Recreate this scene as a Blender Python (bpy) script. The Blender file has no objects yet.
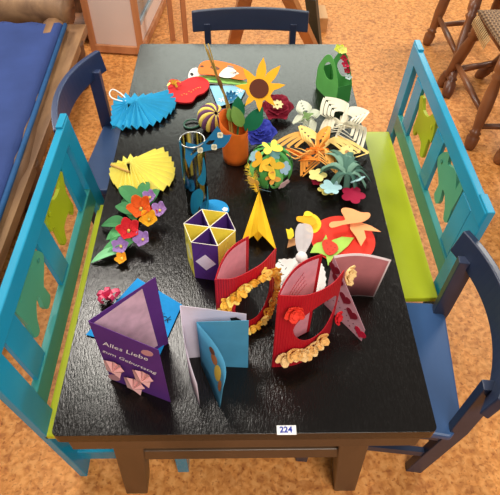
import bpy, bmesh, math, random
from mathutils import Vector, Matrix, noise
from mathutils.geometry import tessellate_polygon
random.seed(7)
S = bpy.context.scene
COL = S.collection
V = Vector

# ------------------------------------------------------------------ camera
F = 540.0
PITCH, YAW, ROLL = 0.8587, 0.02868, 0.01706
CAM = V((-0.00944, -0.40953, 1.50708))
FWD = V((math.sin(YAW)*math.cos(PITCH), math.cos(YAW)*math.cos(PITCH), -math.sin(PITCH)))
_r = V((math.cos(YAW), -math.sin(YAW), 0)); _u = _r.cross(FWD)
RGT = math.cos(ROLL)*_r + math.sin(ROLL)*_u
UPV = -math.sin(ROLL)*_r + math.cos(ROLL)*_u
cd = bpy.data.cameras.new('camera'); cd.sensor_width = 36; cd.lens = F/500*36; cd.clip_start = .02
cam = bpy.data.objects.new('camera', cd); COL.objects.link(cam)
M = Matrix((RGT, UPV, -FWD)).transposed().to_4x4(); M.translation = CAM
cam.matrix_world = M
S.camera = cam

# ------------------------------------------------------------------ world, lamps, exposure
w = bpy.data.worlds.new('room_light'); S.world = w; w.use_nodes = True
bg = w.node_tree.nodes['Background']; bg.inputs[0].default_value = (1.0, .93, .86, 1); bg.inputs[1].default_value = .19

def area(name, loc, target, sx, sy, power, col):
    l = bpy.data.lights.new(name, 'AREA'); l.shape = 'RECTANGLE'; l.size = sx; l.size_y = sy
    l.energy = power; l.color = col
    o = bpy.data.objects.new(name, l); COL.objects.link(o); o.location = loc
    o.rotation_euler = (V(target)-V(loc)).to_track_quat('-Z', 'Y').to_euler()
    return o
area('ceiling_lamp', (-.75, 1.6, 2.75), (-.2, .9, .4), .6, .8, 30, (1, .94, .85))
area('left_key_light', (-2.3, 2.3, 2.0), (-.2, .9, .4), .7, .7, 30, (1, .95, .88))  # key light added low at left so the couch shades the floor
area('front_fill', (.5, -1.3, 2.7), (.1, .5, .4), 1.0, 1.0, 42, (1, .93, .84))  # unseen soft fill added behind the camera to brighten camera-facing sides
area('far_window', (.3, 5.2, 2.6), (.2, 1.2, .4), 3.6, 1.5, 60, (.93, 1, .88))
area('right_window', (2.6, 2.9, 2.3), (.5, 1.2, .2), .8, .8, 42, (1, .93, .84))
S.view_settings.view_transform = 'Standard'; S.view_settings.look = 'None'
S.view_settings.gamma = 1; S.view_settings.use_curve_mapping = False
S.view_settings.exposure = .5

ZT = .48   # height of the table top

def ray(px, py):
    return FWD + (px-250)/F*RGT - (py-247.5)/F*UPV
def at(px, py, z=None, x=None, y=None):
    d = ray(px, py)
    if z is not None: t = (z-CAM.z)/d.z
    elif x is not None: t = (x-CAM.x)/d.x
    else: t = (y-CAM.y)/d.y
    return CAM + t*d
def onpl(px, py, p0, n):
    d = ray(px, py); return CAM + d*((V(p0)-CAM).dot(n)/d.dot(n))

# ------------------------------------------------------------------ materials
def srgb(h):
    c = [int(h[i:i+2], 16)/255 for i in (0, 2, 4)]
    return tuple(x/12.92 if x <= .04045 else ((x+.055)/1.055)**2.4 for x in c)+(1,)
_m = {}
def mat(name, col, rough=.6, spec=.4, var=.08, scale=30, bump=0, bscale=60, metal=0, coat=0, stretch=(1, 1, 1), trans=0, sheen=0):
    if name in _m: return _m[name]
    m = bpy.data.materials.new(name); m.use_nodes = True; nt = m.node_tree; b = nt.nodes['Principled BSDF']
    c = srgb(col) if isinstance(col, str) else col
    tc = nt.nodes.new('ShaderNodeTexCoord'); mp = nt.nodes.new('ShaderNodeMapping')
    nt.links.new(tc.outputs['Object'], mp.inputs[0]); mp.inputs['Scale'].default_value = stretch
    n = nt.nodes.new('ShaderNodeTexNoise'); n.inputs['Scale'].default_value = scale; n.inputs['Detail'].default_value = 5
    nt.links.new(mp.outputs[0], n.inputs['Vector'])
    r = nt.nodes.new('ShaderNodeValToRGB')
    r.color_ramp.elements[0].position = .3; r.color_ramp.elements[1].position = .7
    r.color_ramp.elements[0].color = tuple(max(0, x*(1-var*1.6)) for x in c[:3])+(1,)
    r.color_ramp.elements[1].color = tuple(min(1, x*(1+var)) for x in c[:3])+(1,)
    nt.links.new(n.outputs[0], r.inputs[0]); nt.links.new(r.outputs[0], b.inputs['Base Color'])
    b.inputs['Roughness'].default_value = rough; b.inputs['Specular IOR Level'].default_value = spec
    b.inputs['Metallic'].default_value = metal; b.inputs['Coat Weight'].default_value = coat
    b.inputs['Coat Roughness'].default_value = .15
    if trans: b.inputs['Transmission Weight'].default_value = trans
    if bump:
        n2 = nt.nodes.new('ShaderNodeTexNoise'); n2.inputs['Scale'].default_value = bscale; n2.inputs['Detail'].default_value = 4
        nt.links.new(mp.outputs[0], n2.inputs['Vector'])
        bp = nt.nodes.new('ShaderNodeBump'); bp.inputs['Strength'].default_value = bump; bp.inputs['Distance'].default_value = .003
        nt.links.new(n2.outputs[0], bp.inputs['Height']); nt.links.new(bp.outputs[0], b.inputs['Normal'])
    _m[name] = m
    return m
def paper(col, name=None, rough=.75): return mat(name or 'paper_'+col, col, rough, .25, .05, 25)

def floor_mat():
    m = bpy.data.materials.new('cork_chip_floor'); m.use_nodes = True; nt = m.node_tree; b = nt.nodes['Principled BSDF']
    N = nt.nodes.new; L = nt.links.new
    tc = N('ShaderNodeTexCoord')
    n1 = N('ShaderNodeTexNoise'); n1.inputs['Scale'].default_value = 55; n1.inputs['Detail'].default_value = 6; n1.inputs['Distortion'].default_value = .5
    L(tc.outputs['Object'], n1.inputs['Vector'])
    r1 = N('ShaderNodeValToRGB'); e = r1.color_ramp.elements
    e[0].position = .3; e[0].color = srgb('ab6833'); e[1].position = .62; e[1].color = srgb('dc9a58')
    k = e.new(.46); k.color = srgb('ca8442')
    L(n1.outputs[0], r1.inputs[0])
    v = N('ShaderNodeTexVoronoi'); v.inputs['Scale'].default_value = 45; v.inputs['Randomness'].default_value = 1
    mp = N('ShaderNodeMapping'); mp.inputs['Scale'].default_value = (1, .6, 1); mp.inputs['Rotation'].default_value = (0, 0, .6)
    n3 = N('ShaderNodeTexNoise'); n3.inputs['Scale'].default_value = 12; L(tc.outputs['Object'], n3.inputs['Vector'])
    mx = N('ShaderNodeMix'); mx.data_type = 'VECTOR'; mx.inputs[0].default_value = .12
    L(tc.outputs['Object'], mx.inputs[4]); L(n3.outputs['Color'], mx.inputs[5]); L(mx.outputs[1], mp.inputs[0]); L(mp.outputs[0], v.inputs['Vector'])
    r2 = N('ShaderNodeValToRGB'); q = r2.color_ramp.elements
    q[0].position = .0; q[0].color = (.72, .60, .50, 1); q[1].position = .3; q[1].color = (1, 1, 1, 1); k = q.new(.85); k.color = (1.0, .98, .93, 1)
    q[2].color = (1.12, 1.1, 1.05, 1)
    L(v.outputs['Color'], r2.inputs[0])
    mm = N('ShaderNodeMix'); mm.data_type = 'RGBA'; mm.blend_type = 'MULTIPLY'; mm.inputs[0].default_value = 1
    L(r1.outputs[0], mm.inputs[6]); L(r2.outputs[0], mm.inputs[7])
    n4 = N('ShaderNodeTexNoise'); n4.inputs['Scale'].default_value = 90; n4.inputs['Detail'].default_value = 3; L(tc.outputs['Object'], n4.inputs['Vector'])
    r4 = N('ShaderNodeValToRGB'); r4.color_ramp.elements[0].position = .33; r4.color_ramp.elements[0].color = (.55, .4, .3, 1)
    r4.color_ramp.elements[1].position = .42; r4.color_ramp.elements[1].color = (1, 1, 1, 1); L(n4.outputs[0], r4.inputs[0])
    m3 = N('ShaderNodeMix'); m3.data_type = 'RGBA'; m3.blend_type = 'MULTIPLY'; m3.inputs[0].default_value = .8
    L(mm.outputs[2], m3.inputs[6]); L(r4.outputs[0], m3.inputs[7])
    L(m3.outputs[2], b.inputs['Base Color'])
    b.inputs['Roughness'].default_value = .5; b.inputs['Specular IOR Level'].default_value = .35
    return m

def table_mat():
    m = bpy.data.materials.new('worn_black_lacquer'); m.use_nodes = True; nt = m.node_tree; b = nt.nodes['Principled BSDF']
    N = nt.nodes.new; L = nt.links.new
    tc = N('ShaderNodeTexCoord'); mp = N('ShaderNodeMapping'); mp.inputs['Scale'].default_value = (1, .22, 1)
    L(tc.outputs['Object'], mp.inputs[0])
    n = N('ShaderNodeTexNoise'); n.inputs['Scale'].default_value = 380; n.inputs['Detail'].default_value = 5; L(mp.outputs[0], n.inputs['Vector'])
    n2 = N('ShaderNodeTexNoise'); n2.inputs['Scale'].default_value = 26; n2.inputs['Detail'].default_value = 7; n2.inputs['Roughness'].default_value = .7
    mp2 = N('ShaderNodeMapping'); mp2.inputs['Scale'].default_value = (1, .6, 1); L(tc.outputs['Object'], mp2.inputs[0]); L(mp2.outputs[0], n2.inputs['Vector'])
    r = N('ShaderNodeValToRGB'); r.color_ramp.elements[0].position = .72; r.color_ramp.elements[0].color = srgb('100d0b')
    r.color_ramp.elements[1].position = .75; r.color_ramp.elements[1].color = srgb('8c7a5e'); L(n2.outputs[0], r.inputs[0])
    L(r.outputs[0], b.inputs['Base Color'])
    rr = N('ShaderNodeMapRange'); rr.inputs[1].default_value = .35; rr.inputs[2].default_value = .7; rr.inputs[3].default_value = .13; rr.inputs[4].default_value = .27
    L(n.outputs[0], rr.inputs[0]); L(rr.outputs[0], b.inputs['Roughness'])
    bp = N('ShaderNodeBump'); bp.inputs['Strength'].default_value = .5; bp.inputs['Distance'].default_value = .0012
    L(n.outputs[0], bp.inputs['Height']); L(bp.outputs[0], b.inputs['Normal'])
    b.inputs['Specular IOR Level'].default_value = .45
    return m

def wood_mat(name, c1, c2, scale=9, stretch=(1, .12, 1), rough=.5, bump=.2):
    if name in _m: return _m[name]
    m = bpy.data.materials.new(name); m.use_nodes = True; nt = m.node_tree; b = nt.nodes['Principled BSDF']
    N = nt.nodes.new; L = nt.links.new
    tc = N('ShaderNodeTexCoord'); mp = N('ShaderNodeMapping'); mp.inputs['Scale'].default_value = stretch; L(tc.outputs['Object'], mp.inputs[0])
    n = N('ShaderNodeTexNoise'); n.inputs['Scale'].default_value = scale; n.inputs['Detail'].default_value = 8; n.inputs['Distortion'].default_value = .6; L(mp.outputs[0], n.inputs['Vector'])
    r = N('ShaderNodeValToRGB'); r.color_ramp.elements[0].position = .35; r.color_ramp.elements[0].color = srgb(c1)
    r.color_ramp.elements[1].position = .65; r.color_ramp.elements[1].color = srgb(c2); L(n.outputs[0], r.inputs[0]); L(r.outputs[0], b.inputs['Base Color'])
    bp = N('ShaderNodeBump'); bp.inputs['Strength'].default_value = bump; bp.inputs['Distance'].default_value = .004; L(n.outputs[0], bp.inputs['Height']); L(bp.outputs[0], b.inputs['Normal'])
    b.inputs['Roughness'].default_value = rough
    _m[name] = m
    return m

def weave_mat(name, c1, c2, scale=70):
    m = bpy.data.materials.new(name); m.use_nodes = True; nt = m.node_tree; b = nt.nodes['Principled BSDF']
    N = nt.nodes.new; L = nt.links.new
    tc = N('ShaderNodeTexCoord'); ck = N('ShaderNodeTexChecker'); ck.inputs['Scale'].default_value = scale*1.4
    ck.inputs[1].default_value = srgb(c1); ck.inputs[2].default_value = srgb(c2); L(tc.outputs['Object'], ck.inputs['Vector'])
    w1 = N('ShaderNodeTexWave'); w1.inputs['Scale'].default_value = scale*.45; w1.inputs['Distortion'].default_value = 1; L(tc.outputs['Object'], w1.inputs['Vector'])
    mx = N('ShaderNodeMix'); mx.data_type = 'RGBA'; mx.blend_type = 'MULTIPLY'; mx.inputs[0].default_value = .5
    L(ck.outputs[0], mx.inputs[6]); L(w1.outputs[0], mx.inputs[7]); L(mx.outputs[2], b.inputs['Base Color'])
    bp = N('ShaderNodeBump'); bp.inputs['Strength'].default_value = .6; bp.inputs['Distance'].default_value = .004; L(w1.outputs[1], bp.inputs['Height']); L(bp.outputs[0], b.inputs['Normal'])
    b.inputs['Roughness'].default_value = .7
    return m

# ------------------------------------------------------------------ mesh helpers
class MB:
    def __init__(s): s.v = []; s.f = []
    def add(s, vs, fs):
        k = len(s.v); s.v += [V(p) for p in vs]; s.f += [tuple(i+k for i in f) for f in fs]; return s
    def box(s, c, d, rz=0, R=None):
        R = R or Matrix.Rotation(rz, 3, 'Z'); c = V(c)
        vs = [c+R@V((sx*d[0]/2, sy*d[1]/2, sz*d[2]/2)) for sz in (-1, 1) for sx, sy in ((-1, -1), (1, -1), (1, 1), (-1, 1))]
        return s.add(vs, [(3, 2, 1, 0), (4, 5, 6, 7), (0, 1, 5, 4), (1, 2, 6, 5), (2, 3, 7, 6), (3, 0, 4, 7)])
    def hexa(s, q0, q1):      # two quads
        return s.add(list(q0)+list(q1), [(3, 2, 1, 0), (4, 5, 6, 7), (0, 1, 5, 4), (1, 2, 6, 5), (2, 3, 7, 6), (3, 0, 4, 7)])
    def bar(s, a, b, wx, wy, up=(0, 0, 1)):
        a, b = V(a), V(b); d = (b-a).normalized(); x = d.cross(V(up))
        if x.length < 1e-3: x = V((1, 0, 0))
        x.normalize(); y = x.cross(d)
        q = lambda c: [c-x*wx/2-y*wy/2, c+x*wx/2-y*wy/2, c+x*wx/2+y*wy/2, c-x*wx/2+y*wy/2]
        return s.hexa(q(a), q(b))
    def tube(s, pts, rad, n=10, closed=False):
        pts = [V(p) for p in pts]; N = len(pts)
        rad = rad if isinstance(rad, (list, tuple)) else [rad]*N
        vs = []; fs = []; x = None
        for i, p in enumerate(pts):
            if closed: d = pts[(i+1) % N]-pts[i-1]
            else: d = pts[min(i+1, N-1)]-pts[max(i-1, 0)]
            d.normalize()
            if x is None:
                x = d.orthogonal().normalized()
            x = (x-d*x.dot(d)).normalized(); y = d.cross(x)
            for k in range(n):
                a = 2*math.pi*k/n; vs.append(p+(x*math.cos(a)+y*math.sin(a))*rad[i])
        for i in range(N if closed else N-1):
            j = (i+1) % N
            for k in range(n):
                fs.append((i*n+k, i*n+(k+1) % n, j*n+(k+1) % n, j*n+k))
        if not closed: fs += [tuple(range(n))[::-1], tuple((N-1)*n+k for k in range(n))]
        return s.add(vs, fs)
    def lathe(s, c, prof, n=24, axis=(0, 0, 1)):   # prof: (r,h)
        ax = V(axis).normalized(); c = V(c)
        return s.tube([c+ax*h for r, h in prof], [max(r, 1e-5) for r, h in prof], n)
    def grid(s, fn, nu, nv):
        vs = [fn(i/nu, j/nv) for j in range(nv+1) for i in range(nu+1)]
        fs = [(j*(nu+1)+i, j*(nu+1)+i+1, (j+1)*(nu+1)+i+1, (j+1)*(nu+1)+i) for j in range(nv) for i in range(nu)]
        return s.add(vs, fs)
    def poly(s, pts, n, t, holes=()):      # planar slab: outline pushed t along n
        n = V(n).normalized(); loops = [[V(p) for p in pts]]+[[V(p) for p in h] for h in holes]
        tri = tessellate_polygon(loops); fl = [p for l in loops for p in l]; k = len(fl)
        vs = fl+[p+n*t for p in fl]; fs = []
        for a, b, c in tri:
            nn = (fl[b]-fl[a]).cross(fl[c]-fl[a])
            if nn.dot(n)*t < 0: a, b, c = c, b, a
            fs.append((c, b, a)); fs.append((a+k, b+k, c+k))
        o = 0
        for l in loops:
            m = len(l)
            for i in range(m): fs.append((o+i, o+(i+1) % m, o+(i+1) % m+k, o+i+k))
            o += m
        return s.add(vs, fs)

def smoothpts(pts, n=4, closed=True):      # catmull-rom
    pts = [V(p) for p in pts]; N = len(pts); out = []
    rng = range(N) if closed else range(N-1)
    for i in rng:
        g = (lambda j: pts[j % N]) if closed else (lambda j: pts[max(0, min(N-1, j))])
        p0, p1, p2, p3 = g(i-1), g(i), g(i+1), g(i+2)
        for k in range(n):
            t = k/n
            out.append(.5*((2*p1)+(p2-p0)*t+(2*p0-5*p1+4*p2-p3)*t*t+(3*p1-p0-3*p2+p3)*t**3))
    if not closed: out.append(pts[-1])
    return out

def mk(name, mb, material, parent=None, loc=None, smooth=False, bevel=0, solid=0, fix=True):
    """links ONE mesh object; vertices in mb are in world space unless loc is None and parent is rotated"""
    org = V(loc) if loc is not None else V((0, 0, 0))
    if parent is not None and loc is None and parent.get('_w'): org = V(parent['_w'])
    me = bpy.data.meshes.new(name); me.from_pydata([p-org for p in mb.v], [], mb.f); me.validate()
    bm = bmesh.new(); bm.from_mesh(me)
    if fix: bmesh.ops.recalc_face_normals(bm, faces=bm.faces)
    for f in bm.faces: f.smooth = smooth
    bm.to_mesh(me); bm.free()
    me.materials.append(material)
    o = bpy.data.objects.new(name, me); COL.objects.link(o)
    if parent is not None: o.parent = parent
    else: o.location = org
    if solid:
        md = o.modifiers.new('s', 'SOLIDIFY'); md.thickness = solid; md.offset = 0
    if bevel:
        md = o.modifiers.new('b', 'BEVEL'); md.width = bevel; md.segments = 2; md.limit_method = 'ANGLE'; md.angle_limit = .6
    if parent is not None and parent.get('_w'): o['_w'] = parent['_w']
    elif parent is None: o['_w'] = tuple(org)
    return o
def tag(o, label, cat, group=None):
    o['label'] = label; o['category'] = cat
    if group: o['group'] = group
    return o
def thing(name, label, cat, loc=(0, 0, 0), rz=0, group=None, world=True):
    o = bpy.data.objects.new(name, None); COL.objects.link(o); o.location = loc; o.rotation_euler = (0, 0, rz)
    o.empty_display_size = .05
    if world: o['_w'] = tuple(loc)
    return tag(o, label, cat, group)
def structure(o): o['kind'] = 'structure'; return o

# paper helpers
def sheet(name, A, B, C, D, m, parent=None, th=.0009, nu=1, nv=1, bulge=0, **k):
    """quad sheet, corners A B C D in order, optional bulge along normal"""
    A, B, C, D = map(V, (A, B, C, D)); n = (B-A).cross(D-A).normalized()
    mb = MB().grid(lambda u, v: (A*(1-u)+B*u)*(1-v)+(D*(1-u)+C*u)*v+n*bulge*4*u*(1-u), nu, nv)
    return mk(name, mb, m, parent, solid=th, smooth=nu > 1, **k)
def bil(A, B, C, D, u, v): return (A*(1-u)+B*u)*(1-v)+(D*(1-u)+C*u)*v

def petals(mb, c, n, r, k=5, wid=.8, cup=.25, rot=0, inner=.15, th=.0012, notch=False):
    """k rounded petals about c, facing n, cup>0 lifts the tips"""
    n = V(n).normalized(); c = V(c)
    x = n.cross(V((0, 1, .01))).normalized(); x = (Matrix.Rotation(rot, 3, n) @ x); y = n.cross(x)
    for i in range(k):
        a = 2*math.pi*i/k; d = x*math.cos(a)+y*math.sin(a); s = n.cross(d)
        def fn(u, v, d=d, s=s):
            t = v; wv = max(0, math.sin(math.pi*(.1+.84*t)))**.6
            hw = r*wid*.5*wv
            uu = (u-.5)*2
            ext = r*(inner+(1-inner)*t) - r*.12*(uu*uu)*t
            return c+d*ext+s*uu*hw+n*(r*cup*t*t+r*.12*uu*uu)
        mb.grid(fn, 4, 5)
    return mb
def flower_shape(c, n, r, k=5, depth=.3, rot=0, N=40):
    n = V(n).normalized(); x = n.cross(V((0, 1, .01))).normalized(); y = n.cross(x); c = V(c); o = []
    for i in range(N):
        a = 2*math.pi*i/N; rr = r*(1-depth+depth*abs(math.cos(k*(a+rot)/2))**.7); o.append(c+(x*math.cos(a)+y*math.sin(a))*rr)
    return o
def disc(c, n, r, N=20, sx=1, sy=1, rot=0):
    n = V(n).normalized(); x = n.cross(V((0, 1, .01))).normalized(); y = n.cross(x); c = V(c); o = []
    x, y = x*math.cos(rot)+y*math.sin(rot), y*math.cos(rot)-x*math.sin(rot)
    return [c+x*math.cos(2*math.pi*i/N)*r*sx+y*math.sin(2*math.pi*i/N)*r*sy for i in range(N)]
def leaf(mb, a, b, wid, lift=.0, n=(0, 0, 1), fold=.3, k=8):
    a, b, n = V(a), V(b), V(n).normalized(); d = b-a; s = d.cross(n).normalized(); L = d.length
    def fn(u, v):
        uu = (u-.5)*2; ww = wid*.5*(v**.65)*((1-v)**.85)*2.1 if 0 < v < 1 else 0
        return a+d*v+s*uu*ww+n*(lift*math.sin(math.pi*v)+fold*abs(uu)*ww)
    return mb.grid(fn, 2, k)
def ribbon(mb, pts, wvec):
    pts = [V(p) for p in pts]; wv = V(wvec)
    return mb.grid(lambda u, v: pts[round(v*(len(pts)-1))]+wv*(u-.5), 1, len(pts)-1)
def text_mesh(body, size, origin, xdir, ydir, material, name, parent, lift=.0012, ext=.0003, shear=0, bold=0):
    cu = bpy.data.curves.new('t', 'FONT'); cu.body = body; cu.size = size; cu.extrude = 0; cu.shear = shear; cu.resolution_u = 2; cu.offset = bold
    o = bpy.data.objects.new('t', cu); COL.objects.link(o)
    bpy.context.view_layer.update()
    me = bpy.data.meshes.new_from_object(o.evaluated_get(bpy.context.evaluated_depsgraph_get()))
    bpy.data.objects.remove(o)
    xd, yd = V(xdir).normalized(), V(ydir).normalized(); n = xd.cross(yd).normalized(); O = V(origin)
    mb = MB(); mb.add([O+xd*v.co.x+yd*v.co.y+n*lift for v in me.vertices], [tuple(p.vertices) for p in me.polygons])
    return mk(name, mb, material, parent, fix=False)
ZUP = V((0, 0, 1))

# ================================================================== SETTING
mb = MB().box((0, 2, -.02), (9, 9, .04))
structure(mk('floor', mb, floor_mat()))

# ================================================================== TABLE
BLK = table_mat()
BRN = mat('table_leg_brown', '533d2a', .38, .5, .15, 14, .2, 40, stretch=(1, 1, .2))
TY1 = 1.4774
tb = thing('table', 'long low black lacquered table covered with paper crafts, worn along its edges', 'table', (0, .74, 0))
mb = MB()
def rrect(x0, x1, y0, y1, r, z, k=5):
    o = []
    for cx, cy, a0 in ((x1-r, y1-r, 0), (x0+r, y1-r, 90), (x0+r, y0+r, 180), (x1-r, y0+r, 270)):
        for i in range(k+1):
            a = math.radians(a0+90*i/k); o.append(V((cx+r*math.cos(a), cy+r*math.sin(a), z)))
    return o
mb.poly(rrect(-.375, .375, 0, TY1, .012, ZT-.032), ZUP, .032)
top = mk('tabletop', mb, BLK, tb, bevel=.003)
mb = MB()
for (c, d) in (((0, .012, .427), (.70, .022, .042)), ((0, TY1-.012, .427), (.70, .022, .042)), ((-.355, .74, .427), (.022, 1.42, .042)), ((.355, .74, .427), (.022, 1.42, .042))):
    mb.box(c, d)
mk('apron', mb, BRN, tb, bevel=.002)
for nm, xs in (('leg', (-1, 1)),):
    for sx in xs:
        for sy in (0, 1):
            yt = .032 if sy == 0 else TY1-.032; yb = .062 if sy == 0 else TY1-.062
            xt = -.238 if sx < 0 else .222; xb = -.284 if sx < 0 else .266
            q = lambda x, y, z, h: [V((x-h, y-h, z)), V((x+h, y-h, z)), V((x+h, y+h, z)), V((x-h, y+h, z))]
            mk('leg', MB().hexa(q(xb, yb, 0, .028), q(xt, yt, .41, .031)), BRN, tb, bevel=.003)
mk('drawer_rail', MB().box((-.008, .022, .337), (.44, .02, .048)), BRN, tb, bevel=.002)

# ================================================================== BENCHES
TQ = mat('turquoise_lacquer', '1f93b8', .22, .5, .04, 8)
TQL = mat('turquoise_lime_reflection', '358c86', .25, .5, .04, 8)  # greener turquoise, with the lime seat's reflection put into the colour
LIME = mat('lime_lacquer', 'b9c426', .25, .5, .03, 8)
LIMED = mat('lime_cutout', 'a8b420', .3, .5, .03, 8)
TEAL = mat('teal_cutout', '4fa184', .3, .5, .03, 8)
WHT = mat('enamel_white', 'f1efe8', .4, .4, .02)
BLKP = paper('171717')
def lean(side, z):      # x of the back's inner face
    return (-.422-.12*z) if side < 0 else (.535+.05*z)
CAT = [(418.2, 96.4), (420.9, 98.2), (421, 110), (425.5, 117.3), (431, 113.6), (434.5, 117.3), (432.7, 126), (431, 135.5), (428.2, 142.7), (426.4, 139), (421, 155.5), (419, 157.3), (417.6, 153.6), (419, 142.7), (414.5, 131), (411.8, 135.5), (411.2, 127), (416, 115)]
BEAR = [(435.5, 159), (437.3, 155.5), (442, 152), (447.3, 152.7), (446.5, 159), (445.5, 164.5), (451, 168), (453.6, 173.6), (454, 181), (453.3, 190), (459, 179), (461.8, 185.5), (455.5, 199), (449, 210), (444.5, 222.7), (441, 219), (442.5, 208), (442.3, 193.6), (440, 190), (437.3, 201), (433.6, 203.6), (432, 193.6), (436.4, 184.5), (435.5, 170)]
def plane_yz(p):        # a point on the right bench's back plane
    d = ray(*p); t = (.535+.05*CAM.z-CAM.x)/(d.x-.05*d.z); q = CAM+d*t; return (q.y-.46, q.z)
CATY = [plane_yz(p) for p in CAT]; BEARY = [plane_yz(p) for p in BEAR]
def bench(side, y0, label, H=.61):
    t = thing('bench', label, 'bench', (side*.45, y0+.40, 0), 0, None)
    L = .795; th = .019*side; ds = 0 if side < 0 else -.022; dc = .022 if side < 0 else 0
    def slab(ya, yb, za, zb, off=0, tk=None):
        tk = th if tk is None else tk*side
        o = []
        for z in (za, zb):
            x = lean(side, z)+off*side; o.append([V((x, y0+ya, z)), V((x+tk, y0+ya, z)), V((x+tk, y0+yb, z)), V((x, y0+yb, z))])
        return MB().hexa(*o)
    lo = .015
    for ya in (0, L-.065):
        mk('back_post', slab(ya, ya+.065, 0, H+.008), TQ, t, bevel=.002)
    mk('top_rail', slab(.003, L-.003, H-.047, H+.002, -.002, .020), TQ, t, bevel=.003)
    mk('lower_rail', slab(.06, L-.06, .312, .37), TQL, t, bevel=.002)
    for ya in (.095, .365, .635):
        mk('slat', slab(ya+ds, ya+.07+ds, .36, .55, .005, .012), TQ, t, bevel=.001)
    for nm, out, m in (('cat_cutout', CATY, LIMED), ('bear_cutout', BEARY, TEAL)):
        mb = MB(); pts = []
        for (y, z) in out:
            z = min(max(z, .355), .565); pts.append(V((lean(side, z)+.006*side, y0+y+dc, z)))
        pts = smoothpts(pts, 2)
        o = mk(nm, mb.poly(pts, (side, 0, 0), .01), m, t)
        ey = (max(p.y for p in pts[:]), )
        e = V(plane3(y0+dc, side, nm))
        mk('eye', MB().poly(disc(e+V((-side*.0005, 0, 0)), (side, 0, 0), .006, 12), (-side, 0, 0), .001), LIME if nm[0] == 'c' else TQL, o)
    # seat
    xo = .464 if side < 0 else .545
    xi = .145 if side < 0 else .20
    mk('seat', MB().box((side*(xi+xo)/2, y0+L/2-.02, .27), (abs(xo-xi), L-.04, .02)), LIME, t, bevel=.004)
    mk('seat_frame', MB().box((side*(xi+xo)/2, y0+L/2, .245), (abs(xo-xi)-.03, L-.06, .03)), TQL, t)
    for ya in (.0, L-.065):
        mk('front_leg', MB().box((side*(xi+.02), y0+ya+.0325, .13), (.03, .05, .26)), TQ, t, bevel=.002)
        mk('stretcher', MB().box((side*(xi+abs(lean(side, .1)))/2, y0+ya+.04, .07), (abs(lean(side, .1))-xi+.005, .02, .05)), TQ, t, bevel=.002)
    return t
def plane3(y0, side, nm):
    p = (430, 127) if nm[0] == 'c' else (440, 161)
    y, z = plane_yz(p); return (lean(side, z)+.004*side, y0+y, z)
bench(-1, .080, 'turquoise childrens bench with lime seat at the left side of the table, nearer the viewer', .592)
bench(1, .46, 'turquoise childrens bench with wide lime seat showing at the right side of the table')

# ================================================================== CHAIRS
BLU = mat('blue_stained_wood', '2a436b', .35, .5, .12, 10, .1, 60, stretch=(1, .2, 1))
BLUD = mat('dark_blue_stained_wood', '26355a', .38, .5, .12, 10, .1, 60, stretch=(.3, 1, 1))
BLUN = mat('navy_stained_wood', '28324a', .38, .5, .12, 10, .1, 60, stretch=(.3, 1, 1))
def chair(label, loc, rz, body=BLUD, seatm=BLU, bulge=.055, rtop=.565):
    t = thing('child_chair', label, 'chair', loc, rz, 'blue wooden chairs around the table', world=False)
    mb = MB(); o = []
    for x, y in ((-.17, -.19), (.17, -.19), (.190, .165), (.15, .195), (-.15, .195), (-.190, .165)): o.append(V((x, y, .258)))
    mk('seat', mb.poly(smoothpts(o, 3) if False else o, ZUP, .024), seatm, t, bevel=.006)
    for sx in (-1, 1):
        mk('front_leg', MB().hexa([V((sx*.17+a, -.16+b, 0)) for a, b in ((-.013, -.016), (.013, -.016), (.013, .016), (-.013, .016))],
                                  [V((sx*.17+a, -.16+b, .258)) for a, b in ((-.013, -.02), (.013, -.02), (.013, .02), (-.013, .02))]), body, t, bevel=.003)
        P = [(.145, 0), (.183, .28), (.188, rtop-.045)]
        for k in range(2):
            pass
        mbp = MB(); rings = []
        for y, z in P: rings.append([V((sx*.166+a, y+b, z)) for a, b in ((-.012, -.021), (.012, -.021), (.012, .021), (-.012, .021))])
        vs = [p for r in rings for p in r]; fs = [(3, 2, 1, 0), (8, 9, 10, 11)]
        for r in range(2):
            for k in range(4): fs.append((r*4+k, r*4+(k+1) % 4, r*4+4+(k+1) % 4, r*4+4+k))
        mk('back_post', mbp.add(vs, fs), body, t, bevel=.002)
        mk('side_rail', MB().box((sx*.166, 0, .235), (.016, .34, .036)), body, t)
        mk('side_stretcher', MB().box((sx*.166, 0, .12), (.014, .33, .026)), body, t)
    mk('back_stretcher', MB().box((0, .172, .12), (.33, .016, .028)), body, t)
    def rail(u, v):
        x = (u-.5)*.445; return V((x, .168+bulge*(1-(2*u-1)**2)+.012*(v), rtop-.075*(1-v)+.006*(1-(2*u-1)**2)*v))
    o = mk('back_rail', MB().grid(rail, 20, 1), body, t, smooth=False)
    md = o.modifiers.new('s', 'SOLIDIFY'); md.thickness = .02; md.offset = 0
    md = o.modifiers.new('b', 'BEVEL'); md.width = .004; md.segments = 3; md.limit_method = 'ANGLE'; md.angle_limit = .8
    return t
R90 = math.pi/2
chair('blue wooden childrens chair with curved back rail beside the left bench, under the turquoise fan', (-.335, 1.075, 0), R90-.10, rtop=.545)
chair('navy wooden childrens chair at the far end of the table, only its back showing', (.035, 1.42, 0), 0, BLUN, BLUN, .02, .545)
chair('blue wooden childrens chair at the near right corner of the table, broad scuffed seat', (.337, .274, 0), -R90-.12, BLUN, mat('seat_blue', '36598a', .4, .5, .15, 8, .1, 60, stretch=(.2, 1, 1)), .06, .545)

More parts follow.
